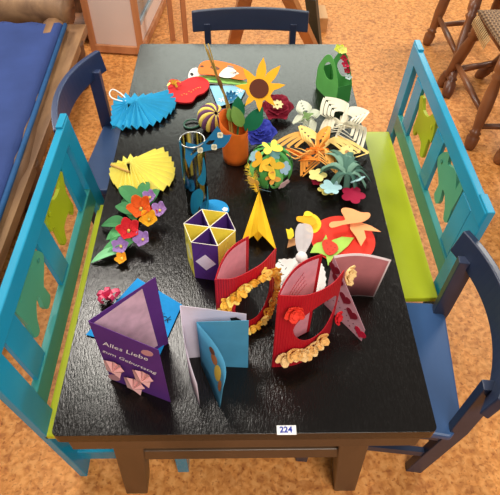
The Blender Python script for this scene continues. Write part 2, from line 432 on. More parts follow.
# ================================================================== LOG COUCH
LOG = wood_mat('pale_log', '6d4d33', 'a27b54', 10, (1, .25, 1), .6, .5)
LOGD = wood_mat('dark_log', '4f3220', '84583a', 9, (1, .4, 1), .6, .5)
cz = .30
ct = thing('log_bench', 'rustic pale log bench at the left edge of the picture carrying a blue pad', 'bench', (-1.05, 1.4, 0))
def log(pts, r, k=12):
    pts = smoothpts(pts, 6, False); mb = MB(); rr = [r*(1+.12*noise.noise(p*7)+.05*math.sin(i)) for i, p in enumerate(pts)]
    return mb.tube(pts, rr, k)
mk('front_log', log([(-.88, 2.06, .235), (-.855, 1.6, .235), (-.84, 1.3, .23), (-.81, 1.12, .225), (-.815, .95, .22), (-.82, .6, .22), (-.80, .1, .22)], .056), LOG, ct, smooth=True)
mk('back_log', log([(-2.0, 2.15, .28), (-1.4, 2.16, .29), (-1.0, 2.16, .29), (-.82, 2.14, .28)], .085), LOG, ct, smooth=True)
mk('shade_log', log([(-.93, 2.1, .08), (-.90, 1.4, .08), (-.90, .8, .08), (-.89, .1, .08)], .085), LOGD, ct, smooth=True)  # added dark log standing in for the shade under the couch
mk('seat_boards', MB().box((-1.15, 1.05, .22), (.82, 2.1, .04)), LOG, ct)
for y in (.15, 1.1, 1.95): mk('leg', log([(-.80, y, 0), (-.79, y, .12), (-.78, y, .23)], .05), LOGD, ct, smooth=True)
mb = MB()
def pad(u, v):
    x1_ = -.742-.038*2.04*v; x = -1.62+u*(x1_+1.62); y = .0+2.04*v
    e = min(u, 1-u)*.862; f = min(v, 1-v)*2; h = min(1, e/.02)*min(1, f/.02)
    return V((x, y+(.008*math.sin(u*40) if v > .98 else 0), .252+.04*h**.5+.004*noise.noise(V((x*4, y*4, 0)))))
mb.grid(pad, 40, 60)
ps = mk('seat_pad', mb, mat('blue_pad_fabric', '33457a', .85, .2, .10, 7, .15, 300), None, smooth=True, solid=.004, loc=(-1.2, 1, .25))
tag(ps, 'dark blue cloth pad lying on the log bench at upper left', 'cushion')
mk('piping', MB().tube([(-.740, .0, .272), (-.778, 1, .272), (-.817, 2.03, .272)], .010, 8), mat('blue_piping', '23507f', .7, .2), ps, smooth=True)
tr = mk('tree_trunk', log([(-.86, 2.62, 0), (-.88, 2.58, .25), (-.93, 2.56, .6), (-1.0, 2.55, 1.0)], .10), LOGD, None, smooth=True, loc=(-.9, 2.5, 0))
tag(tr, 'dark brown log post standing between the log bench and the white cabinet', 'log')
tr = mk('floor_log', log([(-.60, 2.46, .07), (-.78, 2.42, .075), (-1.1, 2.36, .07)], .07), LOGD, None, smooth=True, loc=(-.8, 2.4, 0))
tag(tr, 'dark brown log lying on the floor behind the end of the log bench', 'log')

# ================================================================== CABINET
ORW = wood_mat('orange_pine', 'a8683f', 'd19467', 9, (1, 1, .1), .45, .1)
PNL = mat('pinkish_white_panel', 'e6d2c8', .55, .3, .02, 6)
cb = thing('display_cabinet', 'white panelled cabinet with orange pine frame at the top left', 'cabinet', (-.60, 2.6, 0))
x0, y0, x1, y1 = -.78, 2.30, -.53, 2.30
# the left side panel faces the viewer; the glazed front runs back to the right
A = V((-.775, 2.27, 0)); B = V((-.525, 2.24, 0)); C = V((-.44, 2.95, 0)); D = A+(C-B)
for nm, P, Q in (('side_panel', A, B), ('front_panel', B, C), ('back_panel', D, A), ('far_side_panel', C, D)):
    H = 1.0; d = (Q-P).normalized()
    if nm == 'front_panel':
        mb = MB().hexa([P+ZUP*.04, Q+ZUP*.04, Q+ZUP*.04-d.cross(ZUP)*.01, P+ZUP*.04-d.cross(ZUP)*.01], [P+ZUP*.14, Q+ZUP*.14, Q+ZUP*.14-d.cross(ZUP)*.01, P+ZUP*.14-d.cross(ZUP)*.01])
        p2 = P+d*.33
        mb.hexa([p2+ZUP*.14, p2+d*.06+ZUP*.14, p2+d*.06+ZUP*.14-d.cross(ZUP)*.01, p2+ZUP*.14-d.cross(ZUP)*.01], [p2+ZUP*H, p2+d*.06+ZUP*H, p2+d*.06+ZUP*H-d.cross(ZUP)*.01, p2+ZUP*H-d.cross(ZUP)*.01])
    else:
        mb = MB().hexa([P+ZUP*.03, Q+ZUP*.03, Q+ZUP*.03-d.cross(ZUP)*.01, P+ZUP*.03-d.cross(ZUP)*.01], [P+ZUP*H, Q+ZUP*H, Q+ZUP*H-d.cross(ZUP)*.01, P+ZUP*H-d.cross(ZUP)*.01])
    mk(nm, mb, PNL, cb)
mb = MB()
for P in (A, B, C, D): mk('corner_post', MB().box(P+ZUP*.51, (.034, .034, 1.02), .2), ORW, cb, bevel=.002)
for P, Q in ((A, B), (B, C), (C, D), (D, A)): mk('bottom_rail', MB().bar(P+ZUP*.03, Q+ZUP*.03, .03, .04), ORW, cb, bevel=.002)
d = (C-B).normalized()
mk('glass_pane', MB().bar(B+d*.02+ZUP*.55, B+d*.32+ZUP*.55, .006, .8), mat('dim_glass', '7f8890', .08, .6, .02), cb)
mk('pane_bead', MB().bar(B+d*.03+ZUP*.16, B+d*.33+ZUP*.16, .024, .02), mat('grey_bead', 'aab4ba', .4, .4, .02), cb)
mk('door_knob', MB().lathe(B+d*.42+ZUP*.22, [(.0, 0), (.018, 0), (.014, .02), (.024, .035), (.0, .045)], 14, d.cross(ZUP)), mat('grey_knob', '8a7f76', .4, .4), cb, smooth=True)

# ================================================================== EASEL, POSTS at the far end
EAS = wood_mat('easel_pine', '9a5f38', 'bd8350', 8, (1, 1, .15), .5, .1)
es = thing('wooden_trestle', 'orange brown wooden trestle of slanting beams behind the far chair', 'trestle', (.12, 2.2, 0))
def beam(a, b, w1=.045, w2=.03, m=EAS, par=es, nm='beam', **k): return mk(nm, MB().bar(a, b, w1, w2), m, par, bevel=.002, **k)
beam(at(233, 46, z=.03), at(246, -6, z=.5), .06); beam(at(314, 50, z=.03), at(287, -6, z=.5), .06)
beam(at(238, 12, z=.3), at(300, 12, z=.3), .035, .03, nm='crossbar')
dp = mk('dark_green_post', MB().bar(at(317, 48, z=.0), at(311, -4, z=.4), .05, .035), mat('dark_green_paint', '37423f', .5, .4), None, loc=at(317, 48, z=0))
tag(dp, 'dark green painted post just right of the far chair back', 'post')
bl = mk('wooden_block', MB().box(at(320, 17, z=.05)+V((0, 0, -.01)), (.07, .16, .085)), wood_mat('pale_block', 'b07c48', 'd6a36b', 8), None, loc=at(320, 22, z=0), bevel=.004)
tag(bl, 'small pale wooden block on the floor beyond the dark green post', 'block')
for i, (p, q, lab) in enumerate((((186, 42), (181, -5), 'thin orange pine pole standing just left of the far chair back'), ((173, 40), (170, -5), 'thin orange pine pole nearest the white cabinet'))):
    po = mk('pine_pole', MB().bar(at(*p, z=0), V((at(*p, z=0).x, at(*p, z=0).y, 0))+V((-.005, .02, .9)), .026, .026), ORW, None, loc=at(*p, z=0), bevel=.002)
    tag(po, lab, 'pole')

# ================================================================== STOOLS
RAT = wood_mat('turned_stool_wood', '5b3320', '85512f', 8, (1, 1, .3), .35, .1)
WEAVE = weave_mat('woven_rush', 'a9825a', '6d4a2c', 60)
def turned(a, b, r):
    a, b = V(a), V(b); prof = [(0, .75), (.05, 1.05), (.14, 1.15), (.17, .8), (.19, 1.1), (.21, .75), (.26, .8), (.45, 1.1), (.62, 1.05), (.76, .8), (.79, 1.15), (.82, .8), (.85, 1.15), (1, 1.05)]
    return MB().tube([a.lerp(b, t) for t, k in prof], [r*k for t, k in prof], 12)
def stool(label, feet, seat_c, rz, sw, sd, h):
    t = thing('woven_stool', label, 'stool', (seat_c[0], seat_c[1], 0), 0, None)
    R = Matrix.Rotation(rz, 3, 'Z'); tops = [V((seat_c[0], seat_c[1], h))+R@V((a*sw*.42, b*sd*.42, 0)) for a, b in ((-1, -1), (1, -1), (1, 1), (-1, 1))]
    ft = [V((p[0], p[1], 0)) for p in feet]
    for f, tp in zip(ft, tops): mk('leg', turned(f, tp+V((0, 0, -.02)), .025), RAT, t, smooth=True)
    for i, j, z in ((0, 1, .25), (1, 2, .38), (2, 3, .25), (3, 0, .38)):
        a = ft[i].lerp(tops[i], z); b = ft[j].lerp(tops[j], z)
        mk('stretcher', MB().tube([a, a.lerp(b, .5), b], [.011, .015, .011], 10), RAT, t, smooth=True)
    c = V((seat_c[0], seat_c[1], h))
    def fn(u, v):
        x = (u-.5)*sw; y = (v-.5)*sd; e = max(abs(2*u-1), abs(2*v-1)); return c+R@V((x, y, .022*(1-e**6)+.006*e))
    mb = MB().grid(fn, 16, 16)
    s = mk('woven_seat', mb, WEAVE, t, smooth=True, solid=.02)
    for i in range(4): mk('seat_rail', MB().tube([tops[i]+V((0, 0, -.01)), tops[(i+1) % 4]+V((0, 0, -.01))], .02, 10), RAT, t, smooth=True)
    return s, t
stool('dark wooden stool with turned legs, farthest of the woven stools at top right', [(1.0, 1.85), (1.38, 2.02), (1.36, 2.44), (1.02, 2.36)], (1.24, 2.26), .05, .34, .34, .41)
s2, t2 = stool('dark wooden stool with turned legs and fringed woven seat, middle of the three at right', [(1.0, 1.46), (1.40, 1.45), (1.21, 2.04), (1.0, 1.96)], (1.205, 1.70), .02, .36, .34, .41)
mb = MB()
for i in range(14):
    a = V((1.026-.001*i, 1.86-.016*i, .41)); mb.tube([a, a+V((-.012, -.004, -.02)), a+V((-.014, 0, -.045))], .003, 5)
mk('fringe', mb, mat('straw_fringe', 'c7a878', .8, .2), t2)
stool('dark wooden stool with turned legs nearest the right bench, seat beyond the picture edge', [(1.10, 1.06), (1.44, 1.06), (1.46, 1.40), (1.10, 1.37)], (1.29, 1.22), .1, .32, .30, .36)

# ================================================================== TABLE ITEMS
T = ZT+.0005
def tp(px, py, h=0): return at(px, py, z=T+h)
def pixpoly(pts, h, sm=3):
    P = [tp(x, y, h) for x, y in pts]
    return smoothpts(P, sm) if sm else P

# number tag
o = thing('number_tag', 'small white number card reading 224 at the front edge of the table', 'label', tp(286, 430))
a, b, c, d = [tp(*p) for p in ((277, 435), (296.5, 434.5), (295.5, 425.5), (277.5, 426))]
b = V((b.x, a.y, a.z)); c = V((b.x, c.y, a.z)); d = V((a.x, c.y, a.z))
cardo = mk('card', MB().poly([a, b, c, d], ZUP, .0012), paper('f4f4f2'), o)
text_mesh('224', .0165, a+V((.0055, .0045, .0015)), (1, 0, 0), (0, 1, 0), paper('2438a0'), 'number', o, lift=0, bold=.0006)

# turquoise and yellow pleated fans
def pleat(mb, c, outline, z0, amp, zc, n, inner=.01):
    C = tp(*c); P = smoothpts([tp(x, y) for x, y in outline], 12, False)
    # resample evenly
    L = [0]
    for i in range(1, len(P)): L.append(L[-1]+(P[i]-P[i-1]).length)
    Q = []
    for k in range(2*n+1):
        s = L[-1]*k/(2*n); i = max(j for j in range(len(L)) if L[j] <= s+1e-9); i = min(i, len(P)-2)
        t = (s-L[i])/max(1e-9, L[i+1]-L[i]); Q.append(P[i].lerp(P[i+1], t))
    for k in range(2*n):
        z1 = z0+(amp if k % 2 else 0); z2 = z0+(amp if (k+1) % 2 else 0)
        f1 = 1.0 if k % 2 else .955; f2 = 1.0 if (k+1) % 2 else .955
        vs = []
        for t in (inner, 1):
            for q, z, f in ((Q[k], z1, f1), (Q[k+1], z2, f2)):
                p = C.lerp(q, t*(f if t == 1 else 1)); zz = zc+(z-zc)*t+(0 if z == z0 else amp*.25*(1-t)); vs.append(V((p.x, p.y, T+max(zz, .001))))
        mb.add(vs, [(0, 1, 3, 2)])
CY = paper('2fa6d2', rough=.65); YE = paper('ecdf6c')
fn_ = thing('pleated_paper_fan', 'turquoise pleated paper fan with white hanging loop at the far left of the table', 'paper fan', tp(143, 115))
mb = MB(); pleat(mb, (129, 112), [(132, 131), (122, 132), (112, 129), (112, 120), (113, 108), (121, 99), (132, 98), (146, 100), (158, 108), (160, 114)], .002, .018, .03, 14)
mk('left_fan', mb, CY, fn_, solid=.0008)
mb = MB(); pleat(mb, (138, 111), [(140, 99), (152, 98), (161, 97), (170, 95), (176, 102), (176, 110), (168, 119), (155, 127), (142, 131), (128, 130), (110, 131)], .001, .019, .04, 16)
mk('right_fan', mb, CY, fn_, solid=.0008)
mk('hanging_loop', MB().tube(smoothpts([tp(126, 101, .02), tp(121, 101, .02), tp(112, 98, .006), tp(109.5, 93, .003), tp(113, 89.5, .004), tp(120, 93, .01), tp(127, 99, .02)], 5, False), .0022, 6), paper('f3efe8'), fn_, smooth=True)
fn_ = thing('pleated_paper_fan', 'pale yellow pleated paper fan lying left of the blue mask jar', 'paper fan', tp(143, 175))
mb = MB(); pleat(mb, (128, 172), [(138, 198), (128, 197), (119, 192), (112, 184), (110, 176), (113, 167), (120, 165), (126, 160), (134, 159), (140, 163)], .002, .017, .03, 12)
mk('left_fan', mb, YE, fn_, solid=.0008)
mb = MB(); pleat(mb, (132, 171), [(138, 163), (150, 157), (163, 152), (171, 160), (176, 172), (174, 184), (167, 191), (155, 198), (140, 198), (131, 195)], .001, .019, .035, 15)
mk('right_fan', mb, YE, fn_, solid=.0008)
mk('wooden_stick', MB().tube([tp(111, 165, .03), tp(129, 172, .03)], .0035, 8), mat('stick', 'c79a4c', .6, .3), fn_)

# flower spray at left
fb = thing('paper_flower_spray', 'paper leaf spray with orange, red and lilac flowers near the left table edge', 'paper flowers', tp(130, 225))
G1, G2, G3 = paper('3c7c49'), paper('5aa566'), paper('86cc92')
for (a, b, wd, m, z) in (((140, 208), (120, 186), .06, G1, .03), ((142, 205), (147, 181), .045, G1, .03), ((132, 215), (117, 205), .055, G1, .03), ((128, 226), (101, 226), .055, G1, .025),
                         ((130, 232), (106, 240), .05, G2, .02), ((128, 240), (100, 257), .035, G2, .012), ((126, 250), (91, 263), .036, G3, .006), ((150, 205), (159, 189), .035, G1, .03), ((135, 200), (124, 196), .04, G1, .02), ((120, 236), (110, 245), .03, G2, .02), ((136, 222), (124, 198), .05, G1, .015), ((134, 240), (121, 253), .035, G2, .012), ((145, 215), (138, 196), .04, G2, .02)):
    mk('leaf', leaf(MB(), tp(*a, z), tp(*b, max(.002, z*.4)), wd, .012), m, fb, solid=.0008)
for (p, r, m, z) in (((141, 209), .033, paper('e0611f'), .045), ((129, 231), .03, paper('d22a33'), .04), ((149, 220), .024, paper('f0b428'), .035), ((150, 198), .02, paper('a985c4'), .035), ((160, 211), .022, paper('a985c4'), .035), ((143, 240), .022, paper('a985c4'), .03), ((121, 247), .022, paper('a985c4'), .02), ((122, 259), .016, paper('f0a828'), .012), ((152, 214), .016, paper('c8202c'), .028)):
    n = V((random.uniform(-.2, .2), -.35, .9))
    f = mk('flower', petals(MB(), tp(*p, z), n, r, 5, .95, .65, random.random()), m, fb, solid=.0009, smooth=True)
    mk('flower_center', MB().lathe(tp(*p, z), [(.0, 0), (.004, .001), (.003, .005), (0, .006)], 8), YE, f, smooth=True)

# red heart card
hc = thing('heart_card', 'red double heart card with gold ribbon bow near the far left of the table', 'card', tp(188, 93))
RED = paper('cf2a2c'); REDD = paper('b8232c'); GOLD = mat('gold', 'd9a12c', .35, .6, .1, metal=.3)
hp = [(168, 88), (170, 81), (177, 81), (182, 83), (190, 79), (200, 78), (208, 82), (209, 88), (204, 94), (197, 97), (192, 103), (183, 104), (174, 102), (169, 96)]
mk('back_leaf', MB().poly(pixpoly(hp, .001), ZUP, .001), REDD, hc)
mk('front_leaf', MB().poly(pixpoly([(x, y-1.2) for x, y in hp], .012), ZUP, .001), RED, hc)
mb = MB()
for i in range(9): 
    p = tp(182+i*2.3, 95-i*.9+random.uniform(-1, 1), .0135); mb.poly(disc(p, ZUP, .0025, 6, 1, .6), ZUP, .0006)
mk('gold_print', mb, GOLD, hc)
mb = MB()
for a in (20, 130, 210, 300, 75): 
    d = V((math.cos(math.radians(a)), math.sin(math.radians(a)), .2)); c = tp(174, 85, .018); ribbon(mb, [c, c+d*.012+V((0, 0, .010)), c+d*.024], (d.cross(ZUP)).normalized()*.008)
mk('ribbon_bow', mb, GOLD, hc, solid=.0006)

# stack of butterfly/fish shaped cards
OR = paper('e07a33')
def stackcard(label, pts, h, m, t=.0015, extra=None, sm=3):
    o = thing('shaped_card', label, 'card', tp(*pts[0], h)); f = mk('card_sheet', MB().poly(pixpoly(pts, h, sm), ZUP, t), m, o)
    if extra:
        for nm, p2, mm in extra: mk(nm, MB().poly(pixpoly(p2, h+t, 3), ZUP, .0006), mm, o)
    return o
stackcard('white mask-shaped card at the bottom of the stack beyond the straw bundle', [(188.5, 79), (190, 71), (196, 68), (205, 72), (225, 78), (243, 80), (246, 85), (232, 86), (212, 84), (196, 83)], .003, paper('e9e4de'), extra=[('eye_hole', [(190, 74), (192, 72.8), (193.5, 74.5), (192, 76)], BLKP)])
stackcard('green mask-shaped card between the white and the orange ones in the stack', [(193, 80), (200, 76), (215, 77), (235, 79), (248, 83), (245, 85.5), (225, 83.5), (205, 82)], .009, paper('9bd36d'), extra=[('slit', [(208, 79), (216, 79), (220, 80.5), (214, 80.5)], G1)])
stackcard('orange and white fox-coloured mask card on top of the stack beyond the straw bundle', [(198.5, 67), (203, 62), (212, 60.5), (225, 62.5), (238, 66), (247, 71), (248, 78), (240, 80), (225, 77), (210, 75), (199, 74)], .022, OR,
          extra=[('white_patch', [(219, 76), (223, 70), (229, 67), (236, 71), (235, 76), (228, 78)], paper('ece6de')), ('grey_patch', [(200, 66.5), (202, 65.4), (204, 66.3), (202, 67.3)], paper('5a4438')), ('spot', [(210, 67), (215, 66), (220, 69), (215, 70)], paper('6b4a36')), ('white_spot', [(229, 72), (236, 72), (239, 74), (232, 75)], paper('f3d9c8')), ('dark_patch', [(227, 65.5), (232, 66), (234, 68), (229, 67.5)], paper('8e8484'))])
sc = stackcard('light blue snowflake card with darker blue star behind the straw bundle', [(209.5, 86), (238, 86), (245, 91), (240, 101), (218, 107)], .004, paper('8ec5dc'), sm=0)
mb = MB()
for (p, r) in (((231, 95), .024), ((222, 100), .014), ((240, 91), .012)):
    c = tp(*p, .0065)
    for k in range(6):
        d = V((math.cos(k*math.pi/3+.3), math.sin(k*math.pi/3+.3), 0)); mb.bar(c, c+d*r, .003, .0012)
mk('snowflake', mb, paper('f2f6f8'), sc)
mk('blue_star', petals(MB(), tp(231, 98, .012), (0, -.4, 1), .022, 8, .5, .5), paper('3f92bf'), sc, solid=.0008)

# vase, sunflower, straw
VO = paper('dd6a20')
vz = .128; vb = tp(236, 158)
def vfn(u, v):
    a = 2*math.pi*u; r = .036+.003*v; return vb+V((r*math.cos(a)-.006*v, r*math.sin(a), vz*v+(.022*math.cos(a-2.6) if v == 1 else 0)*1))
va = mk('paper_vase', MB().grid(vfn, 28, 6), VO, None, smooth=True, solid=.0012, loc=vb)
tag(va, 'orange paper tube vase holding the sunflower and straw', 'vase')
vt = vb+V((0, 0, vz))
sf = thing('paper_sunflower', 'large paper sunflower with yellow petals, brown centre and green leaves standing in the orange vase', 'paper flower', vb+V((0, 0, .003)))
sc_ = at(259, 89, y=vb.y+.03); nrm = (CAM-sc_).normalized(); nrm = (nrm+V((.05, .1, .9))).normalized()
SY = paper('eea81c')
sx_ = nrm.cross(ZUP).normalized()*-1; sy_ = nrm.cross(sx_)*1
if sy_.z < 0: sy_ = -sy_
tips = [(263.5, 57.5), (280.5, 65.5), (285.5, 85), (275, 106), (259.5, 112), (245, 106), (235, 86), (243, 68)]
zc_sf = (sc_-CAM).dot(FWD)
pet = MB()
tipw = [onpl(x, y, sc_, nrm) for x, y in tips]
angs = []
out = []
for i, tpw in enumerate(tipw):
    d = tpw-sc_; r = d.length; a = math.atan2(d.dot(sy_), d.dot(sx_)); angs.append((a, r))
angs.sort()
for i, (a, r) in enumerate(angs):
    a2 = angs[(i+1) % 8][0]+(2*math.pi if i == 7 else 0)
    def pp(an, rr): return sc_+(sx_*math.cos(an)+sy_*math.sin(an))*rr
    out += [pp(a, r), pp(a+.13, r*.76), pp(a+.25, r*.56), pp((a+a2)/2, .036), pp(a2-.25, angs[(i+1) % 8][1]*.56), pp(a2-.13, angs[(i+1) % 8][1]*.76)]
mk('petals', MB().poly(out, nrm, .0012), SY, sf)
mk('flower_center', MB().poly(disc(sc_+nrm*.0014, nrm, .026, 24, 1, 1.1), nrm, .002), paper('57250f'), sf)
mk('stem', MB().tube([vb+V((0, .01, .003)), vt+V((.01, .02, .02)), sc_-nrm*.003], .003, 8), G1, sf)
DG = paper('1f7a55'); LG = paper('7fa851')
for (a, b, wd, m, yy) in (((245, 131), (263, 107), .055, DG, .0), ((244, 128), (264, 117), .05, DG, .012), ((238, 122), (238, 96), .05, DG, .02), ((242, 127), (233, 106), .045, LG, -.012), ((232, 122), (229, 108), .03, LG, .0)):
    yb = vb.y+yy; mk('leaf', leaf(MB(), at(*a, y=yb), at(*b, y=yb), wd, .006, n=(0, -.8, .5), fold=.12), m, sf, solid=.0009)
st = thing('straw_bundle', 'bundle of dry straw stalks leaning up out of the orange vase', 'dried straw', vb+V((-.01, .01, .01)))
b0 = vb+V((-.012, .008, .006))
for i in range(8):
    ty = vb.y+.06; e = at(204.5+i*.5+random.uniform(-.6, .6), 45+random.uniform(-2, 9), y=ty); m_ = at(219+random.uniform(-1.5, 1.5), 82, y=vb.y+.03); m2 = at(229+random.uniform(-2, 2), 112, y=vb.y+.01)
    mk('stalk', MB().tube(smoothpts([b0+V((random.uniform(-.01, .01), random.uniform(-.01, .01), 0)), m2, m_, e], 4, False), [.0018]*13, 6), mat('straw', 'b89a4a', .7, .3) if i % 3 else mat('straw_brown', '7d5428', .7, .3), st, smooth=True)
mk('ear', MB().tube([at(217, 75, y=vb.y+.03), at(220, 83, y=vb.y+.028), at(223, 91, y=vb.y+.025)], [.002, .006, .002], 8), mat('straw_brown', '7d5428', .7, .3), st, smooth=True)

# dark red and blue-violet blooms
def bloom(label, p, r, m, h, cm=None, n=(0, -.3, 1), layers=3, nm='paper_bloom'):
    c = tp(*p, h); t = thing(nm, label, 'paper flower', V((c.x, c.y, T)))
    mb = MB()
    for l in range(layers): petals(mb, c+V((0, 0, .004*l)), n, r*(1-.25*l), 6, 1.0, .15+.25*l, .5*l)
    mb.tube([V((c.x, c.y, T)), c], .006, 8)
    mk('petals', mb, m, t, solid=.0008, smooth=True)
    if cm:
        mk('flower_center', petals(MB(), c+V((0, -.004, .018)), n, r*.35, 8, .6, .1), cm, t, solid=.001)
    return t
bloom('dark red paper flower with cream star centre, right of the sunflower', (277, 109), .054, paper('8a1c32'), .02, paper('efe6b0'))
bloom('dark blue crumpled paper flower between the orange vase and the dark red flower', (260, 134), .052, paper('3640a8'), .028, None, layers=4)

# striped ball
bc = tp(212, 118, .036); Rb = .046
bt = thing('striped_paper_ball', 'yellow and purple striped paper ball left of the orange vase', 'paper ball', V((bc.x, bc.y, T)))
ax = V((.35, -.45, .75)).normalized(); Rm = ax.to_track_quat('Z', 'Y').to_matrix()
NG = 16
for col, k0, nm in ((paper('ecd768'), 0, 'yellow_segments'), (paper('6b4468'), 1, 'purple_segments')):
    mb = MB()
    for g in range(k0, NG, 2):
        def fn(u, v, g=g):
            a = 2*math.pi*(g+u+.6*v*0)/NG+1.0*v; th = .12+(math.pi-.24)*v; rr = Rb*(1-.10*(2*u-1)**2)
            return bc+Rm@V((rr*math.sin(th)*math.cos(a), rr*math.sin(th)*math.sin(a), Rb*.82*math.cos(th)))
        mb.grid(fn, 4, 14)
    mk(nm, mb, col, bt, smooth=True, solid=.0006)
gl = mk('green_ribbon_loop', MB().tube(smoothpts([tp(184, 125, .003), tp(187, 120.5, .006), tp(195, 119.5, .006), tp(201, 123, .004), tp(196, 127, .003), tp(188, 128, .003)], 4), .003, 6, True), mat('green_satin', '2c5a48', .4, .5), None, smooth=True, loc=tp(192, 124))
tag(gl, 'small dark green ribbon loop behind the clear jar', 'ribbon')

# glass jar with blue paper masks
gb = tp(198, 209); gr = .0295; gh = .230
gt = thing('clear_jar', 'tall clear cylinder with silver rim and blue paper cutouts, left of the striped ball', 'jar', gb)
GLS = bpy.data.materials.new('clear_film'); GLS.use_nodes = True
nt = GLS.node_tree; nt.nodes.clear(); o1 = nt.nodes.new('ShaderNodeOutputMaterial'); mxs = nt.nodes.new('ShaderNodeMixShader'); fr = nt.nodes.new('ShaderNodeFresnel'); fr.inputs[0].default_value = 1.6
tb1 = nt.nodes.new('ShaderNodeBsdfTransparent'); tb1.inputs[0].default_value = (.82, .84, .82, 1); gs = nt.nodes.new('ShaderNodeBsdfGlossy'); gs.inputs[1].default_value = .08
nt.links.new(fr.outputs[0], mxs.inputs[0]); nt.links.new(tb1.outputs[0], mxs.inputs[1]); nt.links.new(gs.outputs[0], mxs.inputs[2]); nt.links.new(mxs.outputs[0], o1.inputs[0])
def cyl(r, z0, z1, a0=0, a1=2*math.pi, n=32, nv=1):
    return MB().grid(lambda u, v: gb+V((r*math.cos(a0+(a1-a0)*u), r*math.sin(a0+(a1-a0)*u), z0+(z1-z0)*v)), n, nv)
mk('film_cylinder', cyl(gr, .003, gh), GLS, gt, smooth=True)
mk('rim', MB().tube([gb+V((gr*math.cos(a/24*2*math.pi), gr*math.sin(a/24*2*math.pi), gh)) for a in range(24)], .0016, 6, True), mat('silver', 'c9c9c6', .25, .6, metal=.7), gt, smooth=True)
mk('base_disc', MB().poly(disc(gb+V((0, 0, .0005)), ZUP, gr*.98, 24), ZUP, .002), BLKP, gt)
mk('yellow_strip', cyl(gr*.8, .05, .20, math.radians(-60), math.radians(-20), 6), paper('c9b24a'), gt, solid=.0006)
MBL = paper('17789f'); MBD = paper('146a94')
def wrap(pts, r=gr+.001):     # (angle deg, z) polygon wrapped on the cylinder, fan from its centre
    P = smoothpts([V((a, z, 0)) for a, z in pts], 4); c = sum(P, V())/len(P); mb = MB()
    W = lambda q: gb+V((r*math.cos(math.radians(q.x)), r*math.sin(math.radians(q.x)), q.y))
    n = len(P); vs = [W(c)]+[W(c.lerp(q, .5)) for q in P]+[W(q) for q in P]
    fs = [(0, 1+i, 1+(i+1) % n) for i in range(n)]+[(1+i, 1+n+i, 1+n+(i+1) % n, 1+(i+1) % n) for i in range(n)]
    return mb.add(vs, fs)
for pts in ([(-75, .13), (-50, .15), (-35, .19), (-25, .17), (-22, .13), (-45, .105)], [(-120, .04), (-105, .085), (-70, .10), (-50, .08), (-60, .05), (-80, .035), (-90, .015), (-115, .01)], [(-50, .02), (-25, .05), (-15, .09), (-10, .03), (-30, .005)], [(-185, .12), (-175, .20), (-160, .235), (-140, .235), (-150, .18), (-165, .12)]):
    mk('blue_cutout', wrap(pts), MBL, gt, solid=.001)
# the blue eye mask leaning over the jar mouth
mp0 = gb+V((0, -gr-.004, gh-.02)); mn = (CAM-mp0).normalized()+V((.1, 0, -.1)); mn.normalize()
def mpx(pts, lift=0): return [onpl(x, y, mp0, mn)+mn*lift for x, y in pts]
mo = thing('blue_eye_mask', 'blue paper eye mask with white gems leaning across the mouth of the clear jar', 'mask', mp0)
outl = [(186, 142), (197, 145), (205, 141), (212, 133), (217, 126), (220, 129.5), (222, 134), (226, 135), (231.5, 134.5), (229, 141), (224, 147), (216, 149), (206, 151), (198, 153), (192, 160), (189, 168), (185, 158)]
h1 = [(205.5, 144), (209, 140.5), (215, 140), (213, 143.5), (209, 145)]; h2 = [(190, 155), (194, 149.5), (199, 148.5), (196, 152), (192, 155)]
mk('mask_sheet', MB().poly(mpx(outl), mn, .0012, [mpx(h1), mpx(h2)]), MBD, mo)
for x, y in ((220, 135), (214, 147), (200, 150)):
    mb = MB()
    for dx, dy in ((-1, -1), (1, -1), (1, 1), (-1, 1)): 
        c = mpx([(x+dx, y+dy)], .0015)[0]; mb.poly(disc(c, mn, .0046, 8), mn, .0012)
    mk('gem_cluster', mb, paper('e6e2c0'), mo)
bo = thing('blue_mask_card', 'bright blue oval paper mask with a white gem lying behind the hexagonal box', 'mask', tp(214, 209))
mk('mask_sheet', MB().poly(pixpoly([(200, 206), (206, 201), (216, 200), (225, 203), (229, 209), (226, 214), (212, 214), (203, 213)], .012), ZUP, .0015), paper('1c8ccc'), bo)
mk('gem_cluster', MB().poly(flower_shape(tp(225, 209.5, .0145), ZUP, .008, 5), ZUP, .001), paper('eef2f4'), bo)

